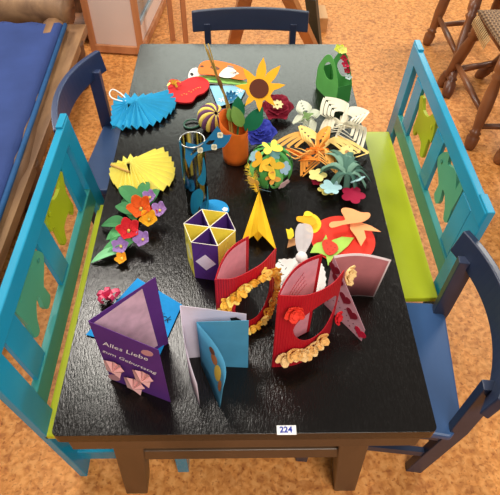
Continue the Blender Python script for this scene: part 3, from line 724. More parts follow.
# hexagonal box of six triangular tubes
hz = .128
ang0 = math.radians(0); tv = [at(x, y, z=T+hz) for x, y in ((236.5, 229), (226, 212), (203.5, 208.5), (183, 222), (191, 242.5), (217.5, 244.5))]
hc_ = at(209.5, 227, z=T+hz)
hr = sum((p-hc_).length for p in tv)/6
a0 = math.atan2((tv[0]-hc_).y, (tv[0]-hc_).x)
angsx = sum(((math.atan2((p-hc_).y, (p-hc_).x)-i*math.pi/3+math.pi-a0) % (2*math.pi))-math.pi for i, p in enumerate(tv))/6+a0
hx = thing('hexagonal_star_box', 'hexagonal paper box made of six purple and yellow triangular tubes', 'paper box', V((hc_.x, hc_.y, T)))
PUR = paper('573284'); PURL = paper('efe8f4'); YC = paper('eedd56'); YCL = paper('efe6a4'); EDG = paper('f1ecd8')
for i in range(6):
    a1 = angsx+i*math.pi/3; a2 = a1+math.pi/3
    P = lambda a, r=hr: V((hc_.x+r*math.cos(a), hc_.y+r*math.sin(a), 0))
    tri = [V((hc_.x, hc_.y, 0)), P(a1), P(a2)]; cen = sum(tri, V())/3
    tri = [cen+(p-cen)*.985 for p in tri]; inn = [cen+(p-cen)*.93 for p in tri]
    pur = (i % 2 == 0); m = PUR if pur else YC
    mb = MB()
    for k in range(3):
        q = lambda p, z: V((p.x, p.y, T+z)); k2 = (k+1) % 3
        mb.hexa([q(tri[k], 0), q(tri[k2], 0), q(inn[k2], 0), q(inn[k], 0)], [q(tri[k], hz), q(tri[k2], hz), q(inn[k2], hz), q(inn[k], hz)])
    tu = mk('triangular_tube', mb, m, hx)
    mb = MB()
    for k in range(3):
        k2 = (k+1) % 3; mb.tube([V((tri[k].x, tri[k].y, T+hz)), V((tri[k2].x, tri[k2].y, T+hz))], .0007, 5)
    mk('folded_edge', mb, EDG, tu)
    # outer face decoration
    A, B = tri[1], tri[2]; nn = (B-A).cross(ZUP).normalized(); 
    if nn.dot(A-V((hc_.x, hc_.y, 0))) < 0: nn = -nn
    mid = (A+B)/2; dd = (B-A).normalized(); Lh = (B-A).length
    zz = T+hz/2; o_ = nn*.0004
    mk('diamond', MB().poly([mid+o_+V((0, 0, zz-.028)), mid+dd*Lh*.40+o_+V((0, 0, zz)), mid+o_+V((0, 0, zz+.028)), mid-dd*Lh*.40+o_+V((0, 0, zz))], nn, .0008), PURL if pur else YCL, tu)
    mb = MB()
    for s in (-1, 1):
        mb.tube([mid+dd*Lh*.49*s+o_+V((0, 0, zz)), mid-dd*Lh*.1*s+o_+V((0, 0, T+hz))], .0007, 4); mb.tube([mid+dd*Lh*.49*s+o_+V((0, 0, zz)), mid-dd*Lh*.1*s+o_+V((0, 0, T))], .0007, 4)
    mk('crease', mb, m, tu)

# yellow folded star
ys = thing('folded_paper_lily', 'bright yellow pointed folded paper flower standing behind the wreath card', 'folded paper', tp(258, 240))
YB = paper('fdc21c')
ap = tp(259, 191, .03)
L0, L1, M0, R1, R0 = tp(241, 244, .004), tp(253.5, 235.5, .035), tp(257.5, 241, .008), tp(262.5, 235.5, .035), tp(276.5, 250.5, .004)
mk('left_wing', MB().add([ap, L0, L1, tp(250, 238, .02)], [(0, 1, 3), (0, 3, 2)]), YB, ys, solid=.0012)
mk('right_wing', MB().add([ap, R0, R1, tp(267, 240, .02)], [(0, 3, 1), (0, 2, 3)]), YB, ys, solid=.0012)
mk('front_fold', MB().add([ap+V((0, 0, .003)), L1, M0, R1, tp(258, 231, .05)], [(0, 1, 4), (1, 2, 4), (2, 3, 4), (0, 4, 3)]), YB, ys, solid=.0012)
fe = thing('yellow_feather', 'fluffy yellow feather at the tip of the yellow folded flower', 'feather', tp(253, 180, .03))
mb = MB()
for i in range(90):
    t = i/90; p = tp(257.5-9*t, 192-27*t, .03+.05*t); d = V((random.uniform(-1, .6), random.uniform(-.2, 1), random.uniform(-.2, .6))).normalized()*(.010+.016*math.sin(math.pi*t))
    s = d.cross(ZUP).normalized()*.0012; mb.add([p-s, p+s, p+d], [(0, 1, 2)])
mk('barbs', mb, paper('f0c93a'), fe, fix=False)
mk('shaft', MB().tube([tp(257.5, 192, .03), tp(253, 178, .055), tp(248.5, 165, .08)], .0012, 5), paper('f0c93a'), fe)

# leaf ball with flowers and butterflies
lc = tp(270, 166, .062); lr = .062
lb = thing('green_strip_ball', 'green paper strip ball dotted with yellow butterflies and small pale flowers', 'paper ball', V((lc.x, lc.y, T)))
GA, GB_ = paper('78c468'), paper('4c9a4c')
for i in range(9):
    a = math.pi*2*i/9+.2
    def fn(u, v, a=a):
        th = .05+(math.pi-.1)*v; ph = a+(u-.5)*.36; return lc+lr*V((math.sin(th)*math.cos(ph), math.sin(th)*math.sin(ph), math.cos(th)))
    mk('strip', MB().grid(fn, 3, 16), GA if i % 2 else GB_, lb, smooth=True, solid=.0008)
mk('inner_ball', MB().lathe(lc, [(.03*math.sin(math.pi*k/10), -.03*math.cos(math.pi*k/10)) for k in range(11)], 16), GB_, lb, smooth=True)
def onball(px, py, r=lr+.003):
    d = ray(px, py).normalized(); oc = CAM-lc; b = oc.dot(d); cc = oc.dot(oc)-r*r; dis = b*b-cc
    t = -b-math.sqrt(dis) if dis > 0 else -b
    p = CAM+d*t; return p, (p-lc).normalized()
for (p, r, m, k, nm) in (((285, 168), .019, paper('9fc3d8'), 5, 'flower'), ((284, 184), .019, paper('e6c3c4'), 5, 'flower'), ((264, 190), .020, paper('7c9cb0'), 6, 'flower'), ((254, 156), .017, paper('8fb3c0'), 5, 'flower'), ((275, 155), .015, paper('5f8d8c'), 5, 'flower')):
    c, n = onball(*p); f = mk(nm, MB().poly(flower_shape(c, n, r, k), n, .001), m, lb)
def butterfly(mb, c, n, r, rot=0, fold=.35):
    n = V(n).normalized(); x = n.cross(V((0, 1, .02))).normalized(); x = Matrix.Rotation(rot, 3, n)@x; y = n.cross(x); c = V(c)
    sh = [(0, .25), (.35, .75), (.8, .95), (1, .6), (.8, .15), (.45, .0), (.75, -.3), (.7, -.75), (.35, -.8), (.1, -.35)]
    for s in (-1, 1):
        pts = smoothpts([V((a, b, 0)) for a, b in sh], 3)
        P = [c+x*q.x*s*r+y*q.y*r+n*(fold*abs(q.x)*r) for q in pts]; k = len(P)
        cc = sum(P, V())/k; mb.add([cc]+P, [(0, 1+i, 1+(i+1) % k) for i in range(k)])
    return mb
for (p, r, col, rot) in (((271, 148), .026, 'f6dc5a', .3), ((272, 167), .026, 'f2c83e', .9), ((261, 163), .024, 'eab22e', 2.2), ((255, 182), .02, 'f4c25c', 1.4), ((272, 178), .018, 'e6a84c', 2.4)):
    c, n = onball(*p, lr+.006); mk('butterfly', butterfly(MB(), c, n, r, rot), paper(col), lb, solid=.0008)

# green handbag
gbk = thing('paper_handbag', 'green paper handbag basket with red flowers near the far right corner of the table', 'paper basket', tp(332, 95))
GBa, GBb, GBc = paper('62b256'), paper('4a9a4a'), paper('3a8640')
P0, P1 = tp(316.5, 88), tp(334, 106.5); dirb = (P1-P0).normalized(); wlen = (P1-P0).length; offb = V((-dirb.y, dirb.x, 0))
if offb.x < 0: offb = -offb
dep = .05
def bagpanel(o, m, nm):
    sh = [(.02, 0), (.98, 0), (1.06, .045), (1.05, .075), (.92, .105), (.72, .137), (.5, .150), (.28, .137), (.08, .105), (-.05, .075), (-.06, .045)]
    hole = [(.24, .085), (.5, .068), (.76, .085), (.68, .112), (.5, .126), (.32, .112)]
    W = lambda s: [P0+dirb*wlen*a+offb*o+V((0, 0, z)) for a, z in s]
    return mk(nm, MB().poly(smoothpts(W(sh), 3), offb, .0012, [smoothpts(W(hole), 3)]), m, gbk)
bagpanel(0, GBa, 'front_panel'); bagpanel(dep, GBb, 'back_panel')
for s, nm in ((-.03, 'end_panel'), (1.03, 'end_panel')):
    q = P0+dirb*wlen*s; mk(nm, MB().hexa([q, q+offb*dep, q+offb*dep+dirb*.0015, q+dirb*.0015], [p+V((0, 0, .075))+dirb*(.003 if s > 0 else -.003) for p in (q, q+offb*dep, q+offb*dep+dirb*.0015, q+dirb*.0015)]), GBc, gbk)
mk('bottom_panel', MB().hexa([P0, P1, P1+offb*dep, P0+offb*dep], [p+V((0, 0, .0015)) for p in (P0, P1, P1+offb*dep, P0+offb*dep)]), GBc, gbk)
bk = P0+dirb*wlen*.5+offb*(dep+.002)
for i, (s, z, r, col) in enumerate(((.62, .136, .010, 'b02038'), (.74, .122, .011, 'c42a48'), (.85, .108, .009, 'a81830'), (.95, .092, .009, 'c8dcd8'), (.35, .150, .014, 'd5dc4c'), (.5, .155, .012, 'e2e47c'))):
    c = P0+dirb*wlen*s+offb*(dep-.008)+V((0, 0, z)); mk('flower', petals(MB(), c, (0, -.4, 1), r*1.3, 5, .9, .3, i), paper(col), gbk, solid=.0008)

# woven strip stars
def strip_star(label, c, tips, m, h, inner_r, loops=4, wdt=.008, spread=.42, nm='strip_star'):
    C = tp(*c, h); t = thing(nm, label, 'paper star', V((C.x, C.y, T)))
    for ti, tip in enumerate(tips):
        px, py, hh = tip[:3]; sp = tip[3] if len(tip) > 3 else spread
        E = tp(px, py, hh); mb = MB(); d = (E-C); L = d.length; d.normalize(); s = d.cross(ZUP).normalized()
        for l in range(loops):
            f = 1-.17*l
            for sg in (-1, 1):
                # each strip leaves the centre, bends out wide and folds over to close at the tip
                pts = []
                for k in range(15):
                    u = k/14; wv = (u/.42 if u < .42 else (1-u)/.58)*.75+.25*math.sin(math.pi*u); wv *= L*sp*f
                    p = C+d*L*(.04+(f-.04)*u)+s*sg*(wv)+V((0, 0, (hh-h)*u*f+.014*math.sin(math.pi*u)+.0022*l+(.001 if sg > 0 else 0))); pts.append(p)
                def fn(u, v, pts=pts, sg=sg):
                    k = round(v*14); tg = (pts[min(14, k+1)]-pts[max(0, k-1)]).normalized(); q = tg.cross(ZUP).normalized()
                    return pts[k]+(q*.85+ZUP*.5*sg)*wdt*(u-.5)
                mb.grid(fn, 1, 14)
        mk('star_point', mb, m[ti % len(m)] if isinstance(m, list) else m, t, solid=.0007)
    return t, C
OS1 = paper('f8bd62'); OS3 = paper('f3a848'); OS4 = paper('f7d783'); OS2 = paper('e8852c'); WS = paper('ece6cf')
ss, C = strip_star('yellow and orange woven paper strip star in the middle right of the table', (317, 152), [(272, 147, .03, .46), (302, 173, .012, .30), (337, 172, .02, .25), (369, 151, .02, .36), (299, 130, .04, .22), (328, 133, .05, .22)], [OS1, OS3, OS1, OS4, OS4, OS3], .028, .01, 4, .009, .33)
mk('center_lattice', petals(petals(MB(), C+V((0, 0, .004)), ZUP, .035, 8, .35, .1), C+V((0, 0, .012)), ZUP, .025, 6, .35, .3, .3), OS2, ss, solid=.0008)
mb = MB(); 
for k in range(5): leaf(mb, tp(282+k*4, 149+k*3, .03), tp(313+k*3, 160+k*.5, .03), .014, .008)
mk('orange_strips', mb, OS2, ss, solid=.0008)
ss, C = strip_star('large cream and white woven paper strip star near the right table edge', (342, 126), [(324, 104, .05, .50), (367, 118, .05, .52), (361, 148, .02, .5), (320, 134, .03, .4)], WS, .03, .01, 4, .011, .40)
mk('center_lattice', petals(MB(), C+V((0, 0, .006)), ZUP, .035, 8, .3, .15), WS, ss, solid=.0008)
ss, C = strip_star('small green and white woven paper strip star left of the cream one', (306, 122), [(300, 107, .05), (321, 116, .04), (313, 134, .02), (293, 124, .03)], paper('dfe4cf'), .03, .01)
mb = MB(); 
for k in range(5): leaf(mb, C+V((-.02+.006*k, -.01, .003*k)), C+V((-.012+.009*k, .03-.004*k, .02)), .012, .01)
mk('green_strips', mb, paper('7a9a5c'), ss, solid=.0008)

# teal spiky bush of strips with flowers
tb_ = thing('teal_strip_tuft', 'tuft of curling dark teal paper strips near the right table edge', 'paper plant', tp(345, 180))
TG = paper('4d7566'); TGL = paper('739a86')
cc = tp(346, 176, .04)
for i in range(17):
    ex = [(326, 153), (331, 150), (343, 154), (348, 153), (354, 157), (358, 163), (362, 168), (367, 172), (370, 180), (366, 187), (356, 190), (346, 190), (336, 186), (328, 189), (317, 174), (321, 169), (351, 151)][i]
    e = tp(*ex, .035 if ex[1] < 172 else .012); md_ = (cc+e)/2+V((0, 0, .03)); pts = smoothpts([tp(346, 176, .01), cc+V((0, 0, .01)), md_, e], 4, False)
    s = (e-cc).cross(ZUP).normalized()*.017
    mb = MB(); ribbon(mb, pts, s); mk('strip', mb, TG if i % 3 else TGL, tb_, smooth=True, solid=.0008)
def flatflower(label, p, r, h, m, k=5, cm=None, n=ZUP, nm='cut_paper_flower'):
    c = tp(*p, h); t = thing(nm, label, 'paper flower', V((c.x, c.y, T+max(0, h-.01))))
    mk('petals', MB().poly(flower_shape(c, n, r, k, .35, random.random()), n, .0012), m, t)
    if cm: mk('flower_center', MB().poly(disc(c+V(n).normalized()*.0015, n, r*.28, 12), n, .001), cm, t)
    return t
flatflower('pale yellow star flower with tan centre above the teal tuft', (347, 152.5), .024, .055, paper('e9d78a'), 8, paper('b88a5a'), V((0, -.3, 1)))
flatflower('pale yellow paper flower at the left of the teal tuft', (317.5, 175), .027, .02, paper('ecdf8c'), 5)
flatflower('crimson paper flower peeping out below the pale yellow one', (316, 182), .014, .006, paper('8e1230'), 5)
flatflower('light blue paper flower below the teal tuft', (331, 187), .030, .03, paper('a9d3d8'), 6)
flatflower('yellow pointed paper flower under the light blue one', (327, 189), .027, .008, paper('e6d777'), 6)
flatflower('light blue paper petal flower tilted at the right of the teal tuft', (357.5, 179.5), .022, .045, paper('a9d3d8'), 5, None, V((-.35, .45, .7)))
flatflower('large crimson paper flower at the front right of the teal tuft', (353, 195), .034, .02, paper('a0143c'), 5)

# red disc with fruit and butterfly
rd = thing('red_round_card', 'round red card with strawberry and green leaf cutouts, behind the pink hearts card', 'card', tp(345, 240))
RD = paper('e23a2a'); dc = tp(343, 241); rx = .5*(tp(375, 241)-tp(311, 241)).length
mk('disc', MB().poly(disc(dc+V((0, .004, .002)), ZUP, rx, 40), ZUP, .0015), RD, rd)
LGc = paper('a9d35c')
mk('green_leaf', MB().poly(pixpoly([(310, 253), (314, 245), (317, 243), (322, 242), (326, 235), (328.5, 243), (333, 240), (342, 237), (354, 238), (348, 246), (341, 252), (333, 258), (328, 266), (326, 256), (318, 253)], .006, 0), ZUP, .0012), LGc, rd)
st_ = mk('strawberry', MB().poly(pixpoly([(322, 243), (326, 239.5), (332, 241.5), (337, 245), (338, 250), (333, 254.5), (328, 255), (324, 251)], .009), ZUP, .0014), paper('d94330'), rd)
mb = MB()
for x, y in ((327, 243), (331, 246), (328, 249), (333, 250), (330, 252.5), (335, 247.5)): mb.poly(disc(tp(x, y, .0106), ZUP, .0012, 6), ZUP, .0004)
mk('seeds', mb, BLKP, st_)
pb = thing('peach_bow', 'peach paper bow with two tails resting on the right of the red round card', 'paper bow', tp(355, 230, .006))
PE = paper('f2a46c')
mk('loops', MB().poly(pixpoly([(349.5, 224), (343, 225), (332, 228), (329, 225), (332, 222), (342, 221), (345, 219), (341, 211), (344, 208), (352, 209), (361, 212.5), (369, 213), (370, 217), (365, 221), (358, 223)], .03), ZUP, .0012), PE, pb)
mk('tails', MB().poly(pixpoly([(350, 222), (359, 222), (371, 226), (381, 232), (370, 231), (364, 230.5), (366, 238), (361, 246.5), (356, 237), (350, 229)], .022, 0), ZUP, .0012), PE, pb)

# yellow bird card, small brown-yellow, clown/ angel
yb_ = thing('yellow_duck_card', 'round yellow duck-shaped paper cutout with flat orange cap left of the red round card', 'paper cutout', tp(309, 225))
mk('body', MB().poly(pixpoly([(303, 216), (308, 213.5), (315, 215), (320, 220), (321, 226), (317, 232), (310, 233), (305, 228)], .03), ZUP, .0012), paper('f2c92a'), yb_)
mk('cap', MB().poly(pixpoly([(297, 217), (303, 216.5), (310, 216), (316, 220), (315, 225), (309, 226), (303, 223), (297, 221)], .04), ZUP, .0012), paper('e8a41c'), yb_)
mk('crest', MB().poly(pixpoly([(304, 215.5), (305, 212), (309, 211.5), (313, 214.5), (309, 216.5)], .042), ZUP, .001), paper('f5d433'), yb_)
bc_ = thing('small_giraffe_cutout', 'tiny yellow headed cutout with brown body left of the white organza ribbon', 'paper cutout', tp(290, 240))
mk('head', MB().poly(pixpoly([(286, 229), (289, 230), (291, 228), (293, 230), (294, 236), (291, 239.5), (288, 239)], .03, 0), ZUP, .0012), paper('f0d42c'), bc_)
mk('body', MB().poly(pixpoly([(289, 239), (295, 238), (296, 245), (287, 248)], .02, 0), ZUP, .0012), paper('c08a5a'), bc_)
# lace card
lace = thing('lace_card', 'white lace edged card with black lettering lying under the white bead angel', 'card', tp(303, 280))
edge = [(278, 262), (290, 259.5), (303, 258.5), (318, 262), (324, 270), (325, 285), (320, 296), (305, 300), (288, 299), (276, 285)]
P = pixpoly(edge, .002, 5); cx = sum(P, V())/len(P)
P = [cx+(p-cx)*(1.05 if i % 2 else 1.0) for i, p in enumerate(P)]
mk('lace_sheet', MB().poly(P, ZUP, .001), paper('eeeae6'), lace)
mb = MB()
for i in range(9):
    p = tp(280+random.uniform(-1, 1)+ (i % 3)*3, 262+i*3.2, .0034); a = random.uniform(0, 3); d = V((math.cos(a), math.sin(a), 0))*.004; mb.bar(p-d, p+d, .0012, .0006); 
mk('black_lettering', mb, BLKP, lace)
an = thing('white_bead_angel', 'white bead with a sheer organza ribbon wing standing behind the right red card', 'ornament', tp(302, 262))
bcn = tp(301.5, 257.5, .105)
mk('bead', MB().lathe(bcn, [(.0135*math.sin(math.pi*k/10), -.0135*math.cos(math.pi*k/10)) for k in range(11)], 18), mat('white_bead', 'f2eeea', .35, .5, .02), an, smooth=True)
mk('skirt', MB().lathe(V((bcn.x, bcn.y, T)), [(.04, 0), (.03, .02), (.014, .07), (.004, .095)], 18), paper('e8e4e0'), an, smooth=True)
ORG = mat('organza', 'e0dcdc', .5, .3, .05, 40)
ORG.node_tree.nodes['Principled BSDF'].inputs['Alpha'].default_value = .6
def wing(pts, y, nm='ribbon_wing'):
    n = V((0, -.55, .84)); P = [onpl(a, b, bcn+V((0, y-bcn.y, 0)), n) for a, b in pts]; return mk(nm, MB().poly(smoothpts(P, 4), n, .001), ORG, an)
wing([(300, 255), (296, 246), (295, 234), (297, 226), (300, 223.5), (303, 226), (303.5, 238), (302.5, 250)], bcn.y+.004)
wing([(302, 256), (307, 250), (312, 240), (313, 231), (310, 225), (303, 223.5), (298, 226), (297, 240)], bcn.y+.008)
flatflower('small peach heart flower on the organza ribbon', (307.5, 236.5), .007, .12, paper('f0b890'), 5)

# ---- standing cards
def fitH(b, topy):      # height of an upright edge standing at pixel b whose top shows at row topy
    B = tp(*b); lo, hi = 0, .6
    for _ in range(40):
        m = (lo+hi)/2; q = B+V((0, 0, m))-CAM; y = 247.5-F*q.dot(UPV)/q.dot(FWD)
        if y > topy: lo = m
        else: hi = m
    return lo

# purple birthday card
PU = paper('5c2f7e'); pc = thing('birthday_card', 'purple standing birthday card with pink folded tulips, near left of the table', 'card', tp(115, 372))
Fb = tp(111, 379); Ft = at(88, 321, y=Fb.y); Ft = Fb+V((0, 0, fitH((111, 379), 321)))
Bb = tp(168.5, 343); hB = fitH((168.5, 343), 277); Bt = Bb+V((0, 0, hB)); Rb_ = tp(170.5, 402); Rt = Rb_+V((0, 0, fitH((170.5, 402), 350)))
# back panel with slanted top
bp_ = sheet('back_panel', Fb, Bb, Bt, Ft, PU, pc)
fp_ = sheet('front_panel', Fb, Rb_, Rt, Ft, PU, pc)
nB = (Bb-Fb).cross(Ft-Fb).normalized(); nB = nB if nB.dot(CAM-Fb) > 0 else -nB
nF = (Rb_-Fb).cross(Ft-Fb).normalized(); nF = nF if nF.dot(CAM-Fb) > 0 else -nF
def pl(pts, P, n, lift): return [onpl(x, y, P, n)+n*lift for x, y in pts]
o = mk('pink_inlay', MB().poly(pl([(93, 323), (142, 288.5), (157.5, 345), (150, 350)], Fb, nB, .0008), nB, .0006), mat('mottled_pink', 'dab6c6', .8, .2, .12, 40), pc)
WP = paper('fbf6fb')
def line_dirs(p, q, P, n): 
    a, b = onpl(*p, P, n), onpl(*q, P, n); x = (b-a).normalized(); y = n.cross(x); return a+n*.001, x, y
for body, p, q, sz in (('Alles Liebe', (103, 344), (146, 359.5), .0215), ('zum Geburtstag', (102.5, 351), (152, 372), .0175)):
    a, x, y = line_dirs(p, q, Fb, nF)
    text_mesh(body, sz, a, x, y, WP, 'lettering', pc, lift=.0005, shear=.3, bold=0)
def tulip(c, s):
    x, y = c; PK = paper('e9b2b4'); t = None
    for k, (dx, dy) in enumerate(((-8, -3), (-5, -5), (-1, -6), (3, -5), (6, -2))):
        pass
for (x, y) in ((116, 366), (145, 375.5), (136.5, 383)):
    mb = MB(); C0 = onpl(x, y, Fb, nF)+nF*.003
    out_ = [(-10, -3), (-7, -6), (-3, -4), (-1, -7), (1, -3.5), (4.5, -6), (4.5, -2), (8.5, -2), (5.5, 2.5), (6, 5), (0, 5.5), (-5, 2)]
    Pp = [onpl(x+1.25*a-.2*b, y+1.15*b+.42*a, Fb, nF)+nF*(.004+(.006 if i % 2 else 0)) for i, (a, b) in enumerate(out_)]
    k = len(Pp); mb.add([C0+nF*.012]+Pp+[C0], [(0, 1+i, 1+(i+1) % k) for i in range(k)]+[(k+1, 1+(i+1) % k, 1+i) for i in range(k)])
    mk('folded_tulip', mb, paper('e6b0ae'), pc)
for (x, y) in ((147.5, 352.5), (114.5, 377)):
    c = onpl(x, y, Fb, nF)+nF*.001; mk('oval_sticker', MB().poly([onpl(x+6*math.cos(a)-1*math.sin(a), y+2.3*math.sin(a)+2*math.cos(a), Fb, nF)+nF*.001 for a in [i*math.pi/10 for i in range(20)]], nF, .0008), paper('c98f94'), pc)

# bright blue card lying beneath
bc2 = thing('blue_card', 'bright blue card lying flat behind the purple birthday card', 'card', tp(135, 320))
q = [tp(*p, .002) for p in ((137.5, 278.5), (182, 305), (160, 355), (86, 335))]
mk('card_sheet', MB().poly(q, ZUP, .002), paper('158fd6'), bc2)
text_mesh('Viel Glück', .024, tp(134, 302, .0045), tp(182, 305)-tp(137.5, 278.5), (tp(137.5, 278.5)-tp(86, 335)), BLKP, 'lettering', bc2, lift=.0008, shear=.3)
pk = thing('pink_ribbon_bow', 'small crinkled pink ribbon bow beside the blue card', 'bow', tp(108, 297))
mb = MB()
for a, L in ((95, .022), (160, .022), (30, .028), (220, .02), (330, .018), (120, .014)):
    c = tp(108, 299, .01); d = V((math.cos(math.radians(a)), math.sin(math.radians(a)), 0)); ribbon(mb, smoothpts([c, c+d*L*.5+V((0, 0, .02)), c+d*L*1.1+V((0, 0, .012)), c+d*L*.6+V((0, 0, -.002))], 3, False), d.cross(ZUP).normalized()*.011)
mk('ribbon', mb, mat('pink_satin', 'd83a62', .35, .5), pk, solid=.0006)

# white card and the blue card inside
wc = thing('lilac_white_card', 'pale lilac white card standing open around the light blue card', 'card', tp(190, 370))
LW = paper('d9cfdd')
a0_ = tp(188, 358); hA = fitH((188, 358), 305.5); a1_ = tp(246, 352); hA1 = fitH((246, 352), 314)
sheet('back_panel', a0_, a1_, a1_+V((0, 0, hA1)), a0_+V((0, 0, hA)), LW, wc)
e0 = tp(200, 407); e1 = e0+V((0, 0, .012)); 
def wcf(u, v):
    b = a0_.lerp(e0, u)+V((-.006*math.sin(math.pi*u), 0, 0)); return b+V((0, 0, v*(hA*(1-u)+.10*u)))
mk('front_panel', MB().grid(wcf, 10, 2), LW, wc, smooth=True, solid=.0009)
nn = (a1_-a0_).cross(ZUP).normalized(); nn = nn if nn.dot(CAM-a0_) > 0 else -nn
mk('black_print', MB().poly([onpl(x, y, a0_, nn)+nn*.001 for x, y in ((230, 317.5), (236, 316.8), (241, 319.5), (240, 321), (231, 320.5))], nn, .0005), BLKP, wc)
bc3 = thing('light_blue_card', 'light blue standing card printed with a small figure in yellow', 'card', tp(205, 372))
LB = paper('4f9bc0')
f0 = tp(201.5, 365.5); hf = fitH((201.5, 365.5), 322); g0 = tp(248, 367.5); hg = fitH((248, 367.5), 320.5)
sheet('back_panel', f0, g0, g0+V((0, 0, hg)), f0+V((0, 0, hf)), LB, bc3)
k0 = tp(220, 408); 
kb = (f0, k0, k0+V((0, 0, hf*.60)), f0+V((0, 0, hf)))
kx = V((1, -.3, 0)).normalized()
mk('front_panel', MB().grid(lambda u, v: bil(*kb, u, v)+kx*.030*math.sin(math.pi*min(1, u*.9))*v, 12, 4), LB, bc3, smooth=True, solid=.0009)
nK = (k0-f0).cross(ZUP).normalized(); nK = nK if nK.dot(CAM-f0) > 0 else -nK
def kp(u, v): return bil(*kb, u, v)+kx*.030*math.sin(math.pi*min(1, u*.9))*v+nK*.0012
for nm, cu_, cv_, ru, rv, col in (('figure_head', .38, .70, .08, .10, 'a8693c'), ('figure_dress', .56, .58, .12, .18, 'd9b84a'), ('figure_hair', .30, .80, .06, .07, '6a4028'), ('figure_legs', .76, .50, .09, .14, 'b0703e')):
    mk(nm, MB().poly([kp(cu_+ru*math.cos(a), cv_+rv*math.sin(a)) for a in [i*math.pi/7 for i in range(14)]], nK, .0005), paper(col), bc3)

# red cards
CRI = mat('corrugated_red', 'c01225', .6, .35, .05, 20)
ntc = CRI.node_tree; tcn = ntc.nodes.new('ShaderNodeTexCoord'); wv_ = ntc.nodes.new('ShaderNodeTexWave'); wv_.inputs['Scale'].default_value = 60; wv_.bands_direction = 'X'
bpn = ntc.nodes.new('ShaderNodeBump'); bpn.inputs['Strength'].default_value = .6; bpn.inputs['Distance'].default_value = .002
ntc.links.new(tcn.outputs['Object'], wv_.inputs['Vector']); ntc.links.new(wv_.outputs[1], bpn.inputs['Height']); ntc.links.new(bpn.outputs[0], ntc.nodes['Principled BSDF'].inputs['Normal'])
PKI = mat('pink_felt', 'e09fac', .8, .2, .06, 60)
def curved(name, path, top, bot, hole, m, parent, n=60, off=0, th=.0014):
    """upright curved panel: path(s)->xy, top/bot(s)->z above the table, hole(s)->(z0,z1) or None"""
    mb = MB(); segs = []
    for i in range(n):
        s0, s1 = i/n, (i+1)/n
        def col(s): 
            h = hole(s) if hole else None
            t, b = top(s), bot(s)
            return (b, h[0], h[1], t) if h else (b, None, None, t)
        c0, c1 = col(s0), col(s1)
        P = lambda s, z: path(s)+V((0, 0, z))
        def q(z00, z01, z10, z11): mb.add([P(s0, z00), P(s1, z10), P(s1, z11), P(s0, z01)], [(0, 1, 2, 3)])
        if c0[1] is None and c1[1] is None: q(c0[0], c0[3], c1[0], c1[3])
        else:
            m0 = (c0[1], c0[2]) if c0[1] is not None else ((c1[1]+c1[2])/2,)*2
            m1 = (c1[1], c1[2]) if c1[1] is not None else ((c0[1]+c0[2])/2,)*2
            q(c0[0], m0[0], c1[0], m1[0]); q(m0[1], c0[3], m1[1], c1[3])
    bmv = mk(name, mb, m, parent, solid=th, fix=False)
    md = bmv.modifiers.new('w', 'WELD'); md.merge_threshold = .00005
    bmv.modifiers.move(1, 0)
    return bmv
def redcard(label, foldpx, foldtop, backpx, backtop, frontpath, fronttop, hole_c, hole_r, sag=0.0, bb=.010):
    t = thing('red_card', label, 'card', tp(*foldpx), 0, None)
    f = tp(*foldpx); hf = fitH(foldpx, foldtop); b = tp(*backpx); hb = fitH(backpx, backtop)
    nb = (b-f).cross(ZUP).normalized()
    if nb.dot(CAM-f) < 0: nb = -nb
    bpath = lambda s: f.lerp(b, s)-nb*.012*math.sin(math.pi*s)
    btop = lambda s: hf+(hb-hf)*s+bb*math.sin(math.pi*s)
    curved('back_panel', bpath, btop, lambda s: 0, None, CRI, t, 24)
    lin = curved('pink_lining', lambda s: bpath(.03+.90*s)+nb*.0016, lambda s: btop(.03+.90*s)-.008, lambda s: .004, None, PKI, t, 24, th=.0006)
    pts = smoothpts([tp(*p) for p in [foldpx]+frontpath], 16, False)
    def fpath(s):
        x = s*(len(pts)-1); i = min(int(x), len(pts)-2); return pts[i].lerp(pts[i+1], x-i)
    he = fitH(frontpath[-1], fronttop)
    ftop = lambda s: hf+(he-hf)*s+sag*math.sin(math.pi*s)
    def hole(s):
        d = (s-hole_c[0])/hole_r[0]
        if abs(d) >= 1: return None
        dz = hole_r[1]*math.sqrt(1-d*d)*ftop(s)
        c = hole_c[1]*ftop(s); return (c-dz, c+dz)
    curved('front_panel', fpath, ftop, lambda s: 0, hole, CRI, t, 80)
    return t, fpath, ftop, nb, f, b
def fnrm(fpath, s):
    d = fpath(min(1, s+.02))-fpath(max(0, s-.02)); n = d.cross(ZUP).normalized(); return n if n.y < 0 or n.dot(CAM-fpath(s)) > 0 else -n
rc2, fp2, ft2, nb2, f2, b2 = redcard('red corrugated card with round window and beige blossoms below it, right of the wreath card', (272, 367), 295, (309, 331), 254, [(297, 364), (318, 350), (330, 332)], 270, (.58, .56), (.35, .24), .004)
for (s, z, r, col, nm) in ((.20, .84, .020, 'e8402e', 'coral_blossom'), (.97, .30, .017, 'd8222c', 'red_blossom'), (1.0, .95, .022, 'eec98a', 'beige_blossom')):
    n = fnrm(fp2, min(s, .97)); c = fp2(s)+V((0, 0, z*ft2(s)))+n*.006; petals(mb := MB(), c, n+V((0, 0, .3)), r, 5, 1.0, .5, s*9); petals(mb, c+n*.004, n+V((.2, 0, .3)), r*.6, 4, 1, .6, s*5); mk(nm, mb, paper(col), rc2, solid=.0008, smooth=True)
